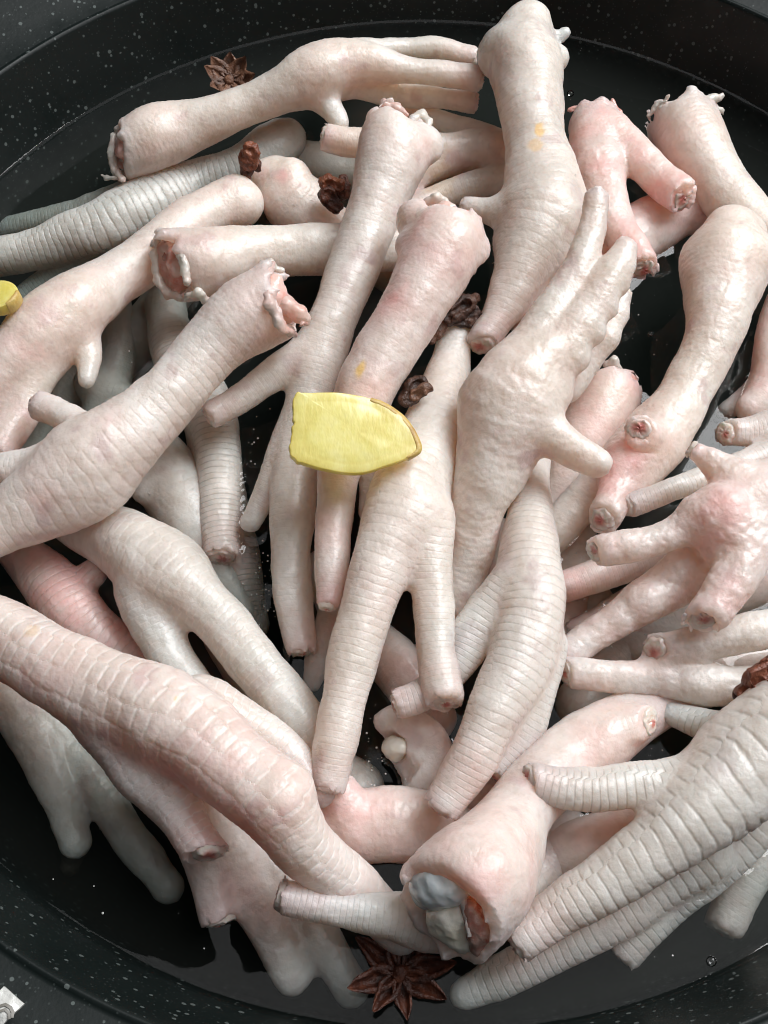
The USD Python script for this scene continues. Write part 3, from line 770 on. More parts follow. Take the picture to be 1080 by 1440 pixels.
foot('long central foot with a cut knuckle at top, thin toe stretched left', [
    (C_, [(562, 172, 2.6, 40), (556, 205, 2.6, 54), (538, 260, 2.4, 46), (513, 330, 2.1, 38), (488, 400, 1.8, 38), (466, 455, 1.6, 37), (448, 510, 1.3, 36), (430, 590, 1.0, 30), (414, 680, .8, 32), (411, 760, .7, 32), (414, 850, .4, 28), (424, 922, .2, 20)]),
    (C_, [(452, 480, 1.4, 32), (415, 505, 1.4, 26), (350, 552, 1.3, 22), (290, 588, 1.25, 19)]),
    (O_, [(438, 540, 1.0, 27), (405, 620, .7, 23), (380, 680, .5, 22), (352, 733, .25, 18)])],
    folds=[('skin_fold', [(578, 172, 2.9, 8), (592, 160, 2.9, 8), (603, 172, 2.9, 7), (598, 186, 2.9, 6)], M_fold), ('skin_fold', [(540, 148, 2.8, 10), (556, 150, 2.8, 9), (572, 160, 2.8, 5)], M_foldpink)], sc=0.22, pink=.1, grey=.12, hock='cut', cn=(.25, -.9, .1), rag=.4, add=[(535, 170, 2.6, 22), (600, 205, 2.5, 24), (548, 150, 2.6, 14)], flush=[(430, 690, 1.5, 40, .25), (600, 200, 3, 20, .3)])
foot('broad pink-flushed foot running down beneath the ginger slice', [
    (C_, [(632, 302, 3.2, 44), (624, 348, 3.2, 58), (582, 426, 3, 49), (540, 497, 2.7, 44), (504, 570, 2.35, 43), (484, 625, 1.9, 38), (474, 680, 1.7, 30), (471, 740, 1.6, 29), (465, 800, 1.5, 25), (460, 858, 1.4, 16)]),
    (O_, [(515, 590, 1.9, 32), (525, 660, 1.2, 26), (520, 720, .8, 22)])],
    folds=[('skin_fold', [(600, 284, 3.4, 6), (614, 278, 3.5, 9), (632, 288, 3.5, 6)], M_fold), ('skin_fold', [(668, 312, 3.2, 11), (676, 345, 3.1, 11), (664, 380, 3.1, 8)], M_foldpink)], sc=0.15, pink=.3, hock='cut', cn=(.15, -.95, .1), rag=.35, add=[(585, 310, 3.1, 30), (665, 350, 3, 24), (580, 345, 3.1, 26)], flush=[(545, 415, 3.6, 32, .8), (580, 320, 3.7, 24, .6), (525, 540, 3.2, 40, .3)], stain=[(506, 512, 3.2, 10, .95), (500, 530, 3.2, 7, .7), (508, 498, 3.3, 7, .9)])
foot('deep foot seen in the gap below the long central toes', [
    (O_, [(455, 800, -.9, 34), (500, 880, -.8, 38), (560, 940, -.6, 38), (610, 1010, -.5, 36)]),
    (O_, [(470, 850, -.4, 22), (452, 910, -.4, 20), (440, 960, -.6, 17)])],
    sc=.3, pink=.4, h=.0013, fine=False)
foot('central scaly foot with two long toes, the left reaching far down', [
    (C_, [(642, 470, 1.1, 26), (628, 535, 1.3, 34), (604, 620, 1.6, 46), (574, 700, 1.9, 60), (540, 785, 2, 46), (510, 880, 1.8, 43), (482, 990, 1.6, 35), (468, 1060, 1.45, 31), (458, 1115, 1.3, 25)]),
    (C_, [(600, 730, 1.8, 44), (606, 820, 1.7, 32), (611, 900, 1.6, 31), (618, 950, 1.55, 29), (626, 990, 1.55, 24)])],
    yellow=0.18, sc=0.45, pink=.1, grey=.1, flush=[(560, 830, 2.4, 40, .25)], tipn={1: (.1, .75, .75)}, tilt=(.15, 0))
foot('knobbly deep foot with yellow marrow end, below the cut disc toe', [
    (O_, [(556, 1050, .2, 26), (590, 1085, .1, 36), (640, 1110, -.1, 38), (700, 1140, -.4, 38)]),
    (O_, [(620, 1070, .2, 26), (600, 1030, .4, 24), (560, 1010, .3, 24), (540, 1015, .2, 18)])],
    sc=.2, pink=.3, hock='cut', cn=(-.7, .1, .6), rag=.6, joint=lambda c, n, r, a, b: [('marrow', [(c + a * .2 * r, .6 * r), (c - a * .4 * r - n * .1 * r, .45 * r), (c + b * .4 * r, .4 * r)], M_yellow)])
foot('dim pink foot deep in the middle, under the far-reaching toe', [
    (O_, [(425, 1170, .1, 42), (480, 1170, .2, 46), (545, 1160, .2, 56), (610, 1170, .1, 54), (680, 1200, -.2, 46)]),
    (C_, [(500, 1165, .5, 34), (485, 1130, .7, 28), (470, 1105, .8, 24)])],
    sc=.2, pink=.28, face=-1, flush=[(470, 1140, 1, 35, .3)])
foot('mottled foot right of centre with three toes pointing down', [
    (C_, [(750, 640, .9, 26), (746, 700, 1.1, 31), (744, 790, 1.5, 48), (748, 850, 1.7, 50), (732, 925, 1.75, 48), (696, 1000, 1.75, 43), (665, 1060, 1.65, 39), (638, 1108, 1.5, 34), (616, 1142, 1.4, 27)]),
    (C_, [(716, 826, 1.55, 38), (670, 880, 1.45, 34), (643, 930, 1.35, 29), (600, 974, 1.3, 25), (552, 992, 1.3, 20)]),
    (C_, [(760, 905, 1.2, 40), (748, 980, 1.1, 36), (722, 1042, 1, 32), (690, 1090, .9, 26)])],
    sc=0.6, tone='grey', pink=.07, grey=.35, flush=[(640, 1100, 2.2, 50, .3), (560, 990, 1.7, 30, .3)], tilt=(.1, 0))
foot('smooth white foot across the left with raised flesh at its cut end', [
    (O_, [(396, 420, 2.9, 56), (350, 442, 2.8, 57), (300, 490, 2.6, 46), (240, 555, 2.4, 46), (180, 612, 2.2, 58), (120, 662, 2, 73), (55, 708, 1.8, 58), (0, 737, 1.7, 46), (-70, 775, 1.6, 40)]),
    (O_, [(90, 652, 1.9, 42), (40, 657, 1.8, 30), (-50, 668, 1.7, 25)]),
    (C_, [(125, 612, 1.9, 30), (88, 585, 1.85, 24), (48, 568, 1.8, 20)])],
    folds=[('collar', [(384, 372, 3.45, 7), (372, 398, 3.75, 9), (378, 430, 3.7, 10), (398, 462, 3.3, 9), (415, 470, 2.9, 7)], M_foldpink), ('bone_stub', [(395, 425, 3.3, 16), (420, 441, 3.2, 17), (428, 448, 3.1, 14)], M_foldpink), ('red_marrow', [(424, 456, 3.3, 6), (432, 455, 3.2, 5)], M_red), ('skin_fold', [(380, 372, 3.4, 10), (396, 380, 3.3, 8)], M_fold)], sc=0.45, pink=.12, hock='cut', cn=(.85, -.25, .15), flush=[(60, 690, 2.5, 28, .5), (150, 590, 3.0, 20, .25)], tilt=(.5, .9), rag=.35)
foot('dim shank standing in the water between the left-hand feet', [
    (O_, [(160, 400, -.8, 24), (165, 470, -1, 26), (160, 530, -1.2, 28), (140, 590, -1.4, 30)]),
    (O_, [(130, 540, -1.1, 26), (160, 556, -1.1, 25), (205, 572, -1.2, 22)])],
    sc=.3, pink=.1, grey=.3, h=.0013, fine=False)
foot('sunken grey foot below the thin stretched toe, ridged toe pointing down', [
    (C_, [(232, 430, -.9, 30), (250, 510, -.6, 36), (288, 565, -.4, 38), (304, 630, -.25, 35), (307, 705, -.2, 32), (312, 788, -.1, 26)]),
    (O_, [(290, 600, -.8, 34), (322, 720, -.8, 31), (338, 800, -.9, 29), (355, 880, -1.1, 24)])],
    sc=1.1, tone='grey', pink=.05, grey=.6)
foot('rounded sunken foot in the gap under the smooth white foot', [
    (O_, [(170, 600, -1.1, 44), (222, 655, -.7, 52), (256, 705, -.6, 52), (298, 790, -.8, 40), (345, 870, -1.1, 30)]),
    (O_, [(220, 650, -.3, 24), (200, 690, -.1, 18)])],
    sc=.2, pink=.08, grey=.55, h=.0012)
foot('reddish-brown foot half covered at the left edge', [
    (O_, [(20, 770, -.5, 30), (75, 825, -.25, 42), (120, 878, -.3, 42), (190, 940, -.6, 40), (250, 1000, -1, 36)])],
    sc=.8, pink=.75, grey=.2, flush=[(70, 810, .5, 40, .6)], add=[(130, 806, -.1, 20)])
foot('wide greyish foot splitting into two toes, centre left', [
    (O_, [(100, 735, .1, 34), (172, 762, .5, 52), (226, 800, .75, 60), (284, 848, .85, 44), (338, 905, .8, 39), (412, 1000, .65, 38), (470, 1075, .5, 30)]),
    (O_, [(200, 832, .6, 42), (231, 905, .45, 35), (270, 962, .3, 30), (330, 1020, .2, 26)])],
    sc=0.35, tone='light', pink=.04, grey=.5, tilt=(.1, -.2))
foot('two-toed foot sunk at the lower left, one toe ending in a dark claw', [
    (O_, [(-40, 930, -.7, 46), (8, 965, -.5, 43), (38, 1018, -.55, 37), (72, 1092, -.6, 31), (106, 1182, -.75, 25)]),
    (O_, [(50, 985, -.6, 34), (98, 1050, -.75, 25), (136, 1108, -.8, 26), (186, 1180, -.85, 30), (234, 1246, -.95, 25)])],
    sc=.15, pink=.04, grey=.55, face=-1)
foot('glossy big-scaled foot at the lower left, toes pointing down right', [
    (O_, [(-70, 855, 1.5, 50), (0, 893, 1.7, 54), (80, 942, 1.9, 60), (168, 982, 2.1, 66), (250, 1018, 2.3, 72), (328, 1078, 2.4, 63), (388, 1138, 2.4, 54), (440, 1200, 1.75, 45), (505, 1258, .9, 40), (560, 1310, .2, 36)]),
    (C_, [(150, 1006, 1.75, 50), (196, 1070, 1.6, 45), (244, 1134, 1.5, 38), (294, 1206, 1.5, 31)]),
    (O_, [(280, 990, 1.5, 44), (352, 1018, 1.35, 34), (405, 1062, 1.25, 31), (450, 1112, 1.1, 27)])],
    sc=0.6, tone='light', pink=.22, add=[(392, 1122, 2.55, 50)], flush=[(330, 1050, 3.2, 60, .3), (300, 1200, 2.3, 34, .5), (250, 1090, 2.4, 30, .4)], stain=[(248, 974, 3.2, 7, .8), (45, 878, 2.6, 14, .3)], tipn={1: (.2, .8, .5)}, tilt=(.2, -.3), pitch=.36)
foot('three grey toes hanging under the big-scaled foot', [
    (O_, [(230, 1080, .5, 44), (285, 1140, .5, 46), (340, 1225, .1, 38), (382, 1310, -.3, 34), (412, 1372, -.6, 30)]),
    (C_, [(270, 1160, .5, 38), (295, 1235, .35, 32), (312, 1300, .2, 27)]),
    (O_, [(360, 1190, .0, 36), (415, 1255, -.3, 31), (452, 1320, -.5, 30), (492, 1388, -.8, 28)])],
    sc=.2, pink=.12, grey=.4, face=-1, h=.0011)
foot('short toe lying level beside the hollow joint, blunt end left', [
    (C_, [(800, 1180, -.4, 42), (720, 1250, .1, 44), (640, 1300, .6, 42), (560, 1290, 1.15, 34), (500, 1281, 1.3, 31), (440, 1270, 1.4, 29), (386, 1258, 1.5, 25)])],
    sc=.6, pink=.14, grey=.1, rag=.6)
foot('brownish foot beneath the lower right toes', [
    (O_, [(740, 1210, -.3, 44), (830, 1195, -.15, 50), (920, 1160, -.1, 50), (1000, 1110, -.2, 46)])],
    yellow=0.5, sc=.1, pink=.35, grey=.3, h=.0013, fine=False)


def hollow(c, n, r, a, b):
    L, Dn = image_vec(-1, 0, 0), image_vec(0, 1, 0)
    L, Dn = L - (L @ n) * n, Dn - (Dn @ n) * n
    L, Dn = L / np.linalg.norm(L), Dn / np.linalg.norm(Dn)
    q = c - n * .12 * r
    q = c - n * .22 * r
    return [('cartilage', [(q + L * .30 * r - Dn * .34 * r, .40 * r), (q + L * .54 * r - Dn * .02 * r, .27 * r), (q - L * .14 * r - Dn * .50 * r, .28 * r), (q + L * .10 * r - Dn * .62 * r, .24 * r)], M_blue),
            ('marrow', [(q + L * .20 * r + Dn * .34 * r, .42 * r), (q + Dn * .58 * r - L * .05 * r, .30 * r), (q - L * .08 * r + Dn * .12 * r, .34 * r)], M_yellow),
            ('red_marrow', [(q - L * .42 * r - Dn * .20 * r, q - L * .54 * r + Dn * .15 * r, .20 * r, .24 * r), (q - L * .54 * r + Dn * .15 * r, q - L * .42 * r + Dn * .56 * r, .24 * r, .22 * r)], M_red),
            ('tendon', [(q - L * .30 * r - Dn * .5 * r, q - L * .50 * r + Dn * .1 * r + n * .3 * r, .08 * r, .06 * r)], M_whitejoint)]


foot('foot with a wide hollow joint facing the viewer at bottom centre', [
    (O_, [(628, 1286, 2.2, 86), (664, 1243, 2.2, 90), (702, 1188, 1.7, 66), (738, 1128, 1.35, 51), (795, 1068, .9, 50), (860, 1030, .6, 46), (930, 990, .3, 36), (1000, 960, -.1, 30)]),
    (C_, [(835, 1045, 1.0, 40), (878, 1023, 1.1, 28), (916, 1014, 1.2, 23)])],
    sc=.15, pink=.2, hock='cut', cn=(-.55, .35, .62), rag=.12, flush=[(680, 1260, 3.3, 50, .25), (830, 1040, 1.7, 40, .4)], joint=hollow, tipn={1: (.6, -.1, .7)})
foot('large grey-white foot at the lower right with strongly ringed toes', [
    (C_, [(1200, 960, 1.4, 62), (1140, 990, 1.5, 72), (1075, 1050, 1.6, 80), (1000, 1122, 1.6, 67), (920, 1192, 1.5, 50), (852, 1240, 1.3, 43), (790, 1282, 1.1, 37), (722, 1332, .9, 29)]),
    (C_, [(1030, 1070, 1.45, 46), (955, 1095, 1.5, 34), (870, 1107, 1.6, 32), (800, 1109, 1.7, 30), (738, 1098, 1.8, 27)]),
    (O_, [(990, 1200, .4, 42), (915, 1255, .15, 36), (840, 1302, 0, 32), (760, 1345, -.2, 31), (700, 1375, -.35, 29), (652, 1398, -.5, 23)]),
    (C_, [(1060, 1160, .2, 40), (965, 1252, -.3, 32), (912, 1300, -.5, 30), (868, 1345, -.7, 27)]),
    (O_, [(1050, 1040, 1.1, 32), (990, 1020, .8, 25), (942, 1004, .6, 19)])],
    sc=1, tone='grey', grey=.42, pink=.03, flush=[(738, 1098, 2.4, 26, .6)], tilt=(.2, .35), tipn={1: (-.9, 0, .35)}, pitch=.40)
foot('single sunken toe at the far lower right near the pot side', [
    (C_, [(1120, 1110, -.4, 42), (1085, 1165, -.6, 38), (1058, 1218, -.75, 35), (1026, 1280, -.95, 30), (1012, 1312, -1, 24)])],
    sc=.2, grey=.6, pink=.05, h=.0012)
DEEP = dict(h=.0013, fine=False, sc=.2)
foot('deep brownish shank behind the mottled foot, in the water', [(O_, [(775, 640, -.5, 36), (800, 740, -.7, 40), (800, 830, -.9, 40), (770, 920, -1, 40)])], pink=.35, yellow=.5, **DEEP)
foot('deep foot in the water under the two blunt grey toes', [(O_, [(1080, 810, -.7, 40), (980, 850, -.9, 42), (890, 900, -1, 40), (820, 990, -1, 40)]), (O_, [(920, 890, -.9, 28), (860, 860, -.8, 24), (800, 850, -.9, 20)])], pink=.3, grey=.2, **DEEP)
foot('grey sunken foot between the knobbly joint and the central foot', [(O_, [(420, 232, -.9, 36), (480, 240, -.9, 36), (560, 250, -1, 32), (640, 300, -1.2, 36)])], grey=.5, pink=.05, **DEEP)
foot('dark sunken foot at the left under the rounded heel knob foot', [(O_, [(250, 400, -1.3, 34), (200, 470, -1.4, 36), (130, 520, -1.5, 42), (40, 560, -1.6, 50)]), (O_, [(90, 520, -1.3, 30), (60, 600, -1.3, 28), (30, 680, -1.4, 26)])], grey=.4, pink=.1, **DEEP)
foot('dim sunken foot below the splitting greyish foot', [(O_, [(300, 860, -1, 36), (360, 960, -1.1, 40), (420, 1060, -1, 42), (500, 1110, -.8, 40)])], grey=.3, pink=.2, **DEEP)
foot('deep foot in the water right of the mottled foot', [(O_, [(1120, 925, -.9, 40), (1010, 930, -.8, 40), (920, 925, -.9, 40), (850, 880, -1, 38), (800, 800, -1.2, 36)])], pink=.25, grey=.3, **DEEP)
foot('deep pinkish foot in the water below the upright foot', [(O_, [(700, 760, -.9, 36), (690, 850, -1, 36), (640, 920, -1, 38), (590, 940, -1, 36)])], pink=.45, yellow=.3, **DEEP)
# ------------------------------------------------------------------ water, creeping up a little where it meets feet and wall
near = np.vstack(NEAR)
rows = [(0, 0)] + [(r, 0) for r in np.arange(.001, .1301, .001)] + [(.1310, .00003), (.1330, .00012), (.1342, .0003), (.1349, .0006), (.13505, .0007)]
wv, wf = revolve(rows + [(.1346, -.0004)] + [(max(r - .0006, 0), z + .0005) for r, z in inner[:7][::-1]], 800)
top = (wv[:, 2] >= 0)
dist = cKDTree(near[:, :2]).query(wv[top][:, :2])[0]
wv[top, 2] += .0007 * np.exp(-dist / .0010) + (noise(wv[top] / .012, 5) - .5) * .00025
struct('water', (wv, wf), M_water, smooth=50)

# ------------------------------------------------------------------ ginger
def ginger(label, outline, z, thick, peel_from, tilt=(0, 0), parts=True):
    """A slice: outline in pixels at height z, flat cut face, rim of peel along part of the edge."""
    o = np.array(outline, float)
    k = 14
    e = np.vstack([o[-1:], o, o[:2]])
    pts = []
    for i in range(len(o)):
        p0, p1, p2, p3 = e[i:i + 4]
        for t in np.linspace(0, 1, k, endpoint=False):
            pts.append(.5 * (2 * p1 + (p2 - p0) * t + (2 * p0 - 5 * p1 + 4 * p2 - p3) * t * t + (3 * p1 - p0 - 3 * p2 + p3) * t ** 3))
    pts = np.array(pts)
    c0 = pts.mean(0)
    W = np.array([at(x, y, z + tilt[0] * (x - c0[0]) + tilt[1] * (y - c0[1])) for x, y in pts])
    c = W.mean(0)
    nn = np.linalg.svd(W - c)[2][2]
    nn *= np.sign(nn[2])
    n = len(W)
    rag = noise(W / .0009, 5)[:, None] * (.0001 + .0007 * (pts[:, 0] < c0[0] - .42 * np.ptp(pts[:, 0])))[:, None]
    W = c + (W - c) * (1 + 0 * rag) + (W - c) / np.linalg.norm(W - c, axis=1, keepdims=True) * (rag - .0003)
    rows = [(.97, -thick), (1.0, -.93 * thick), (1.0, -.5 * thick), (1.0, -.08 * thick), (.994, -.02 * thick), (.98, 0.0), (.9, .0001), (.83, .00012), (.775, .00012), (.74, .00015), (.66, .0002), (.55, .0003), (.28, .0003)]
    V, Fc = [], []
    for sc_, hh in rows:
        ring = c + (W - c) * sc_ + nn * hh
        ring = ring + nn * ((noise(ring / .004, 3) - .5) * .0004 + (noise(ring / .0014, 4) - .5) * .00006)[:, None]
        V.append(ring)
    V = np.vstack(V + [c[None] + nn * .0003, c[None] - nn * thick])
    L = len(rows)
    for i in range(L - 1):
        for j in range(n):
            q = (j + 1) % n
            Fc += [(i * n + j, i * n + q, (i + 1) * n + q), (i * n + j, (i + 1) * n + q, (i + 1) * n + j)]
    for j in range(n):
        q = (j + 1) % n
        Fc += [((L - 1) * n + j, (L - 1) * n + q, L * n), (q, j, L * n + 1)]
    Fc = np.array(Fc)
    t_ = trimesh.Trimesh(V, Fc, process=False)
    if t_.volume < 0:
        Fc = Fc[:, ::-1]
    x = thing('ginger_slice', label, 'ginger slice', [c[0], c[1], V[:, 2].min()], 'ginger slices')
    rad_ = np.r_[np.repeat([q_[0] for q_ in rows], n), 0, 1]
    put('flesh', (V, Fc), M_ginger, x, smooth=True, attrs={'foota': np.stack([rad_, 0 * rad_, 0 * rad_], 1)})
    # peel: a thin irregular strip round the outer edge
    idx = [j for j in range(n) if peel_from(pts[j])]
    runs = np.split(idx, np.where(np.diff(idx) > 1)[0] + 1)
    if len(runs) > 1 and runs[0][0] == 0 and runs[-1][-1] == n - 1:
        runs = [np.r_[runs[-1], runs[0]]] + runs[1:-1]
    for r_ in runs:
        if len(r_) < 4:
            continue
        PV, PF = [], []
        for q, j in enumerate(r_):
            d_ = (W[j] - c) / np.linalg.norm(W[j] - c)
            e_ = math.sin(math.pi * q / (len(r_) - 1)) ** .4
            wob = .0003 * float(noise(W[j] / .002, 8))
            PV += [W[j] - nn * thick * 1.02 + d_ * .0002, W[j] - nn * thick * .5 + d_ * (.0002 + .0002 * e_), W[j] + nn * (.00005 + wob * .5 * e_) + d_ * (.0001 + .0002 * e_), W[j] - d_ * (.0002 + .0004 * e_ + wob) + nn * .0002, W[j] - d_ * (.0003 + .0006 * e_ + wob) - nn * .0001]
        for q in range(len(r_) - 1):
            for b_ in range(4):
                u0 = q * 5 + b_
                PF += [(u0, u0 + 5, u0 + 6), (u0, u0 + 6, u0 + 1)]
        PV, PF = np.array(PV), np.array(PF)
        put('peel', (PV, PF if True else PF), M_peel, x)
    return x


ginger('large yellow ginger slice lying on the central feet', [(416, 556), (440, 551), (480, 551), (520, 558), (550, 571), (576, 594), (593, 627), (584, 641), (545, 656), (505, 667), (455, 661), (411, 642), (413, 600)], 3.4, .0020,
       lambda p: p[0] > 520 and (p[1] < 640 or p[0] > 575), tilt=(-.002, -.004))
ginger('small yellow ginger slice cut off by the left edge', [(-28, 398), (2, 393), (20, 398), (27, 410), (18, 424), (0, 433), (-30, 432)], 2.6, .003, lambda p: p[0] > 8 and p[1] > 408)


# ------------------------------------------------------------------ star anise
def anise(label, x, y, z, r_px, material, petals, n_tilt=(0, 0, 1), spin=0., lift=.25, seed=1, open_=1.0, seeds=True):
    """A star of woody boat-shaped pods round a centre; petals = list of the pod numbers that are there (of eight)."""
    rng = np.random.default_rng(seed)
    c = at(x, y, z)
    r = r_px * px(c)
    nz = np.array(n_tilt, float)
    nz /= np.linalg.norm(nz)
    ax = np.cross(nz, [.3, 1, .1])
    ax /= np.linalg.norm(ax)
    ay = np.cross(nz, ax)
    t = thing('star_anise', label, 'star anise', [c[0], c[1], c[2] - .3 * r], None)
    v, f_ = blob([(c - nz * .05 * r, .15 * r), (c - nz * .3 * r, c - nz * .05 * r, .06 * r, .12 * r)], h=max(.0004, r * .05), k=.0004)
    put('core', (v, f_), material, t)
    for k in petals:
        an = spin + k * math.pi / 4 + rng.uniform(-.12, .12)
        L = r * rng.uniform(.82, 1.08)
        up_ = lift + rng.uniform(-.1, .15)
        d = ax * math.cos(an) + ay * math.sin(an)
        s_ = np.cross(nz, d)
        N, T = 12, 9
        V = []
        for shell in (0, 1):
            for i in range(N + 1):
                u = i / N
                wdt = L * .17 * (math.sin(math.pi * min(1, u * 1.02) ** .8) ** .7 + .10) * open_ * (1 - .35 * u)
                dep = L * .30 * (math.sin(math.pi * u ** .75) ** .8 + .06)
                q = c + d * L * (.06 + .94 * u) + nz * (up_ * L * u * u + .02 * L)
                for j in range(T):
                    b_ = math.pi * (j / (T - 1))
                    off = s_ * math.cos(b_) * wdt - nz * math.sin(b_) * dep
                    off = off * (1 - .42 * shell)
                    jit = (noise(np.array([q + off]) / (.12 * r), seed + k)[0] - .5) * .07 * r
                    V.append(q + off + off / (np.linalg.norm(off) + 1e-9) * jit + nz * .01 * r * (1 - shell))
        V = np.array(V)
        F_ = []
        M_ = (N + 1) * T
        for i in range(N):
            for j in range(T - 1):
                p = i * T + j
                F_ += [(p, p + T, p + T + 1), (p, p + T + 1, p + 1)]
                p += M_
                F_ += [(p, p + T + 1, p + T), (p, p + 1, p + T + 1)]
            for j in (0, T - 1):
                p = i * T + j
                q_ = [(p, p + M_, p + M_ + T), (p, p + M_ + T, p + T)]
                F_ += q_ if j == 0 else [a_[::-1] for a_ in q_]
        for i in (0, N):
            for j in range(T - 1):
                p = i * T + j
                F_ += [(p, p + 1, p + 1 + M_), (p, p + 1 + M_, p + M_)]
        F_ = np.array(F_)
        pod = put('pod', (V, F_), material, t)
        if seeds and rng.random() < .6:
            sd = trimesh.creation.icosphere(2, 1.0)
            Rm = np.stack([d, s_, nz], 1)
            sv = (np.array(sd.vertices) * [.17 * L, .085 * L, .12 * L]) @ Rm.T + c + d * L * .5 + nz * (up_ * L * .25 - .05 * L)
            g = usdkit.mesh(stage, path_for(str(pod.GetPath()), 'seed'), (sv - LOC[str(t.GetPath())], np.array(sd.faces)), M_seed, smooth=True)
    return t


ALL = list(range(8))
anise('brown star anise floating by the pot wall beside the upper left foot', 322, 112, .4, 38, M_anise, ALL, (.1, -.35, 1), .2, .5, 3, open_=2.7, seeds=False)
anise('dark red star anise in the water at the bottom, below the hollow joint', 562, 1368, .25, 74, M_anise_red, ALL, (.05, -.1, 1), .45, .18, 5, open_=1.45, seeds=False)


def anise_bit(label, lumps):
    """A broken piece: thick split pods, each a run of (x, y, z, half width) points."""
    pts = [at(*q[:3]) for _, rows in lumps for q in rows]
    c = np.mean(pts, 0)
    t = thing('star_anise', label, 'star anise', [c[0], c[1], min(p[2] for p in pts) - .003])
    for k, (m_, rows) in enumerate(lumps):
        P = [at(*q[:3]) for q in rows]
        Rr = [.88 * q[3] * px(p) for q, p in zip(rows, P)]
        sp = [(P[i], P[i + 1], Rr[i], Rr[i + 1]) for i in range(len(P) - 1)]
        lo = np.min(P, 0) - max(Rr) - .002
        f = Field(lo, np.max(P, 0) + max(Rr) + .002, .0004)
        for a_, b_, ra, rb in sp:
            f.chain(np.array([a_, b_]), np.array([ra, rb]), .0004)
        d = f.dist(.0004)
        # the split along the top of the pod
        for a_, b_, ra, rb in sp:
            g_ = f.pts(tuple(slice(0, x) for x in f.n))
            q_ = a_ + np.clip(((g_ - a_) @ (b_ - a_)) / ((b_ - a_) @ (b_ - a_)), 0, 1)[..., None] * (b_ - a_)
            upv = (CAM - a_) / np.linalg.norm(CAM - a_)
            sl = np.sqrt(((g_ - q_ - upv * ra * .95) ** 2).sum(-1)) - ra * .55
            d = np.maximum(d, -sl)
        v, f_ = surface_nets(gaussian_filter(d, .4), .0004, f.org)
        n_ = np.array(trimesh.Trimesh(v, f_, process=False).vertex_normals)
        v = v + n_ * ((noise(v / .0016, 3 + k) - .5) * .0012 + (noise(v / .0007, 4 + k) - .5) * .0006)[:, None]
        put('pod', (v, f_), m_, t)


OR, DK = M_anise_orange, M_anise_dark
anise_bit('rusty star anise bit standing up by the pink knobbly joint', [(OR, [(353, 212, 1.6, 14), (350, 226, 1.3, 17)]), (M_anise_red, [(350, 232, 1.2, 13), (343, 258, .8, 8)]), (M_anise_red, [(356, 226, 1.2, 11), (362, 238, 1.0, 7)])])
anise_bit('rust-brown star anise bit wedged left of the long central foot', [(OR, [(462, 258, 1.1, 15), (476, 262, 1.1, 11)]), (M_anise_red, [(462, 276, .9, 17), (472, 290, .7, 11)]), (M_anise_red, [(480, 272, .9, 11), (484, 252, 1.0, 8)])])
anise_bit('nearly black star anise wedged between the flushed foot and the tall foot', [(DK, [(632, 444, 1.8, 17), (655, 428, 1.8, 15), (668, 418, 1.7, 9)]), (DK, [(640, 452, 1.7, 9), (664, 455, 1.6, 6), (680, 446, 1.7, 5), (686, 438, 1.8, 3)]), (M_anise, [(622, 456, 1.7, 11), (608, 478, 1.6, 7)]), (DK, [(650, 440, 1.6, 14), (668, 440, 1.6, 10)])])
anise_bit('black broken star anise pod beside the tip of the ginger slice', [(DK, [(573, 562, 2.2, 13), (582, 546, 2.25, 15), (592, 538, 2.3, 10)]), (M_anise, [(584, 556, 2.3, 11), (600, 546, 2.4, 8)])])
anise_bit('rusty red star anise at the right edge by the grey toes', [(OR, [(1046, 972, 1.7, 14), (1068, 955, 2.0, 22), (1090, 940, 2.0, 20)]), (M_anise_red, [(1034, 978, 1.5, 6), (1056, 984, 1.6, 14), (1090, 980, 1.7, 16)]), (OR, [(1062, 946, 2.0, 12), (1082, 934, 2.1, 14)])])

# ------------------------------------------------------------------ foam specks and bubbles on the water
rng = np.random.default_rng(4)
GAPS = [(385, 770, 40, 90, 60), (370, 830, 18, 60, 50), (520, 1040, 26, 60, 40), (880, 470, 60, 70, 55), (980, 560, 40, 40, 35), (865, 880, 60, 40, 45), (690, 820, 20, 60, 25), (920, 1070, 50, 30, 30), (800, 820, 40, 60, 30), (770, 1130, 20, 60, 10), (350, 640, 30, 60, 20), (200, 480, 24, 50, 10), (150, 1290, 150, 90, 10), (950, 1360, 110, 60, 7), (850, 60, 150, 60, 14), (150, 260, 90, 40, 12), (290, 1300, 60, 60, 10)]
V, Fc = [], []
ico = trimesh.creation.icosphere(1, 1.0)
for x, y, wx, wy, nn_ in GAPS:
    for _ in range(nn_ * 2 // 3):
        p = at(x + rng.normal() * wx * .6, y + rng.normal() * wy * .6, 0)
        if np.hypot(p[0], p[1]) > .132:
            continue
        r = .00008 + .00016 * rng.random() ** 3
        Fc.append(np.array(ico.faces) + 42 * len(V))
        V.append(np.array(ico.vertices) * [r, r, r * .6] + p + [0, 0, r * .2])
g = put('foam_specks', (np.vstack(V), np.vstack(Fc)), M_foam)
data(g.GetPrim(), label='tiny pale foam specks scattered on the dark water', category='foam', kind='stuff')
k = 0
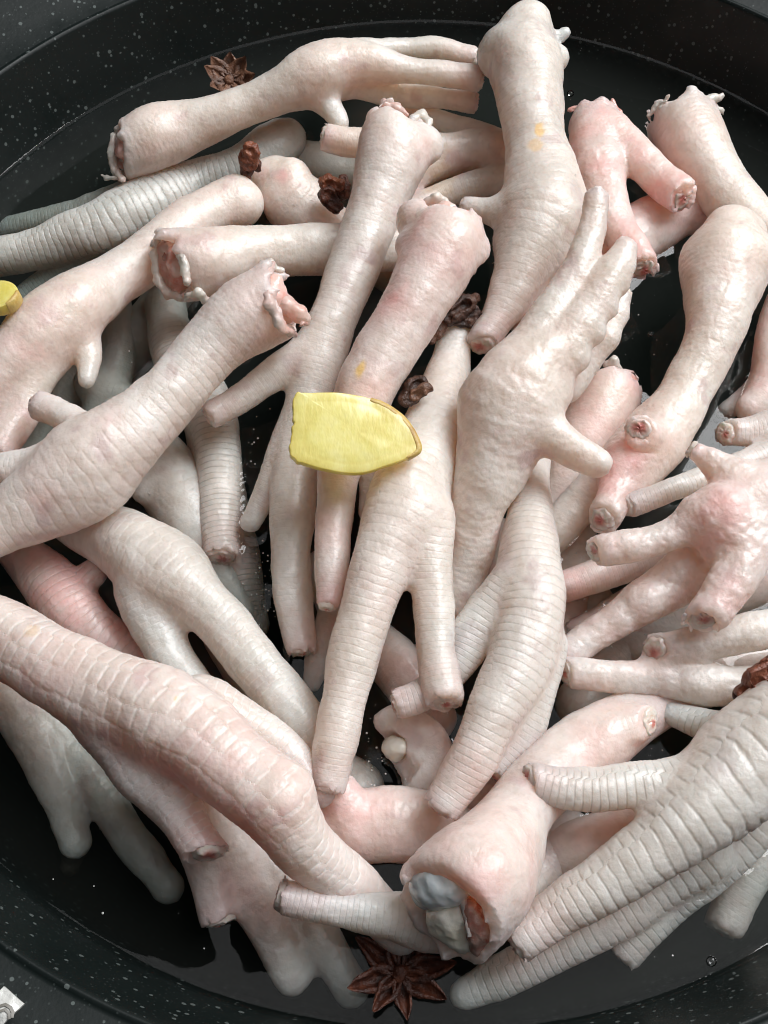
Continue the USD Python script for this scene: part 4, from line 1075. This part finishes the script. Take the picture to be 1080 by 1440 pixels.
for x, y, r in [(882, 298, .0011), (275, 1166, .0011), (640, 165, .0008), (835, 500, .0008), (1000, 1352, .0009), (915, 470, .0007), (802, 133, .0010), (545, 1160, .0007)]:
    p = at(x, y, 0)
    dome = trimesh.creation.icosphere(3, r)
    b = put('bubble', (np.array(dome.vertices) * [1, 1, .8] + p + [0, 0, r * .35], np.array(dome.faces)), M_bubble)
    where = ['by the plump two-toed foot', 'between the sunken toes and the big-scaled foot', 'behind the long central foot', 'near the scalloped toes', 'at the lower right pot side', 'in the dark gap right of the upright foot', 'right of the tall foot', 'under the far-reaching toe'][k]
    data(b.GetPrim(), label='small clear bubble on the water ' + where, category='bubble', group='bubbles on the water')
    k += 1

# ------------------------------------------------------------------ dark claw on the sunken toe is a part of that foot
claw = [p for p in stage.GetPrimAtPath('/World').GetChildren() if 'dark claw' in str(p.GetCustomDataByKey('label'))][0]
q0, q1 = at(106, 1184, -1.1), at(98, 1222, -1.3)
put('claw', blob([(q0, q1, .0030, .0016)]), M_nail, str(claw.GetPath()))

# ------------------------------------------------------------------ printed white packet at the lower left corner, leaning over the rim
c = at(2, 1418, 2.9)
e1 = at(32, 1411, 2.9) - c
e2 = at(4, 1386, 2.95) - c
N = 14
gv = []
for i in range(N + 1):
    for j in range(N + 1):
        a_, b_ = i / N, j / N
        p = at(32, 1411, 2.8) + (at(3, 1386, 2.85) - at(32, 1411, 2.8)) * a_ + (at(-2, 1450, 2.7) - at(32, 1411, 2.8)) * b_
        gv.append(p + np.array([0, 0, .0011]) * (noise(np.array([p]) / .004, 3)[0] - .5) * 2)
gv = np.array(gv)
gf = []
for i in range(N):
    for j in range(N):
        p = i * (N + 1) + j
        gf += [(p, p + 1, p + N + 2), (p, p + N + 2, p + N + 1)]
gf = np.array(gf)
nz = np.array([0, 0, 1.0])
top = gv
bot_ = gv - nz * .0006
V = np.vstack([top, bot_])
edge = [i * (N + 1) for i in range(N + 1)], [i * (N + 1) + N for i in range(N + 1)], list(range(N + 1)), list(range(N * (N + 1), (N + 1) ** 2))
Fs = [gf, gf[:, ::-1] + len(gv)]
for E_ in edge:
    for a_, b_ in zip(E_[:-1], E_[1:]):
        Fs.append(np.array([(a_, b_, b_ + len(gv)), (a_, b_ + len(gv), a_ + len(gv))]))
pk = thing('packet', 'crumpled white printed packet corner at the lower left rim of the pot', 'packet', [*gv.mean(0)[:2], gv[:, 2].min() - .001])
put('film', (V, np.vstack(Fs)), M_packet, pk, smooth=40)


def mark(rows, w):
    V, Fc = [], []
    P = np.array([at(x, y, 3.0) for x, y in rows])
    tree = cKDTree(gv[:, :2])
    for i, p in enumerate(P):
        t_ = P[min(i + 1, len(P) - 1)] - P[max(i - 1, 0)]
        s_ = np.array([-t_[1], t_[0], 0])
        s_ /= np.linalg.norm(s_) + 1e-9
        for sg in (-1, 1):
            q = p + s_ * sg * w
            q[2] = gv[tree.query(q[:2])[1], 2] + .00035
            V.append(q)
        if i:
            Fc += [(2 * i - 2, 2 * i - 1, 2 * i + 1), (2 * i - 2, 2 * i + 1, 2 * i)]
    return np.array(V), np.array(Fc)


put('printed_ring', mark([(-6, 1414), (3, 1411), (10, 1415), (13, 1422), (12, 1430)], .00022), M_print, pk)
put('printed_ring', mark([(-4, 1421), (3, 1418), (8, 1423), (8, 1432)], .0002), M_print, pk)
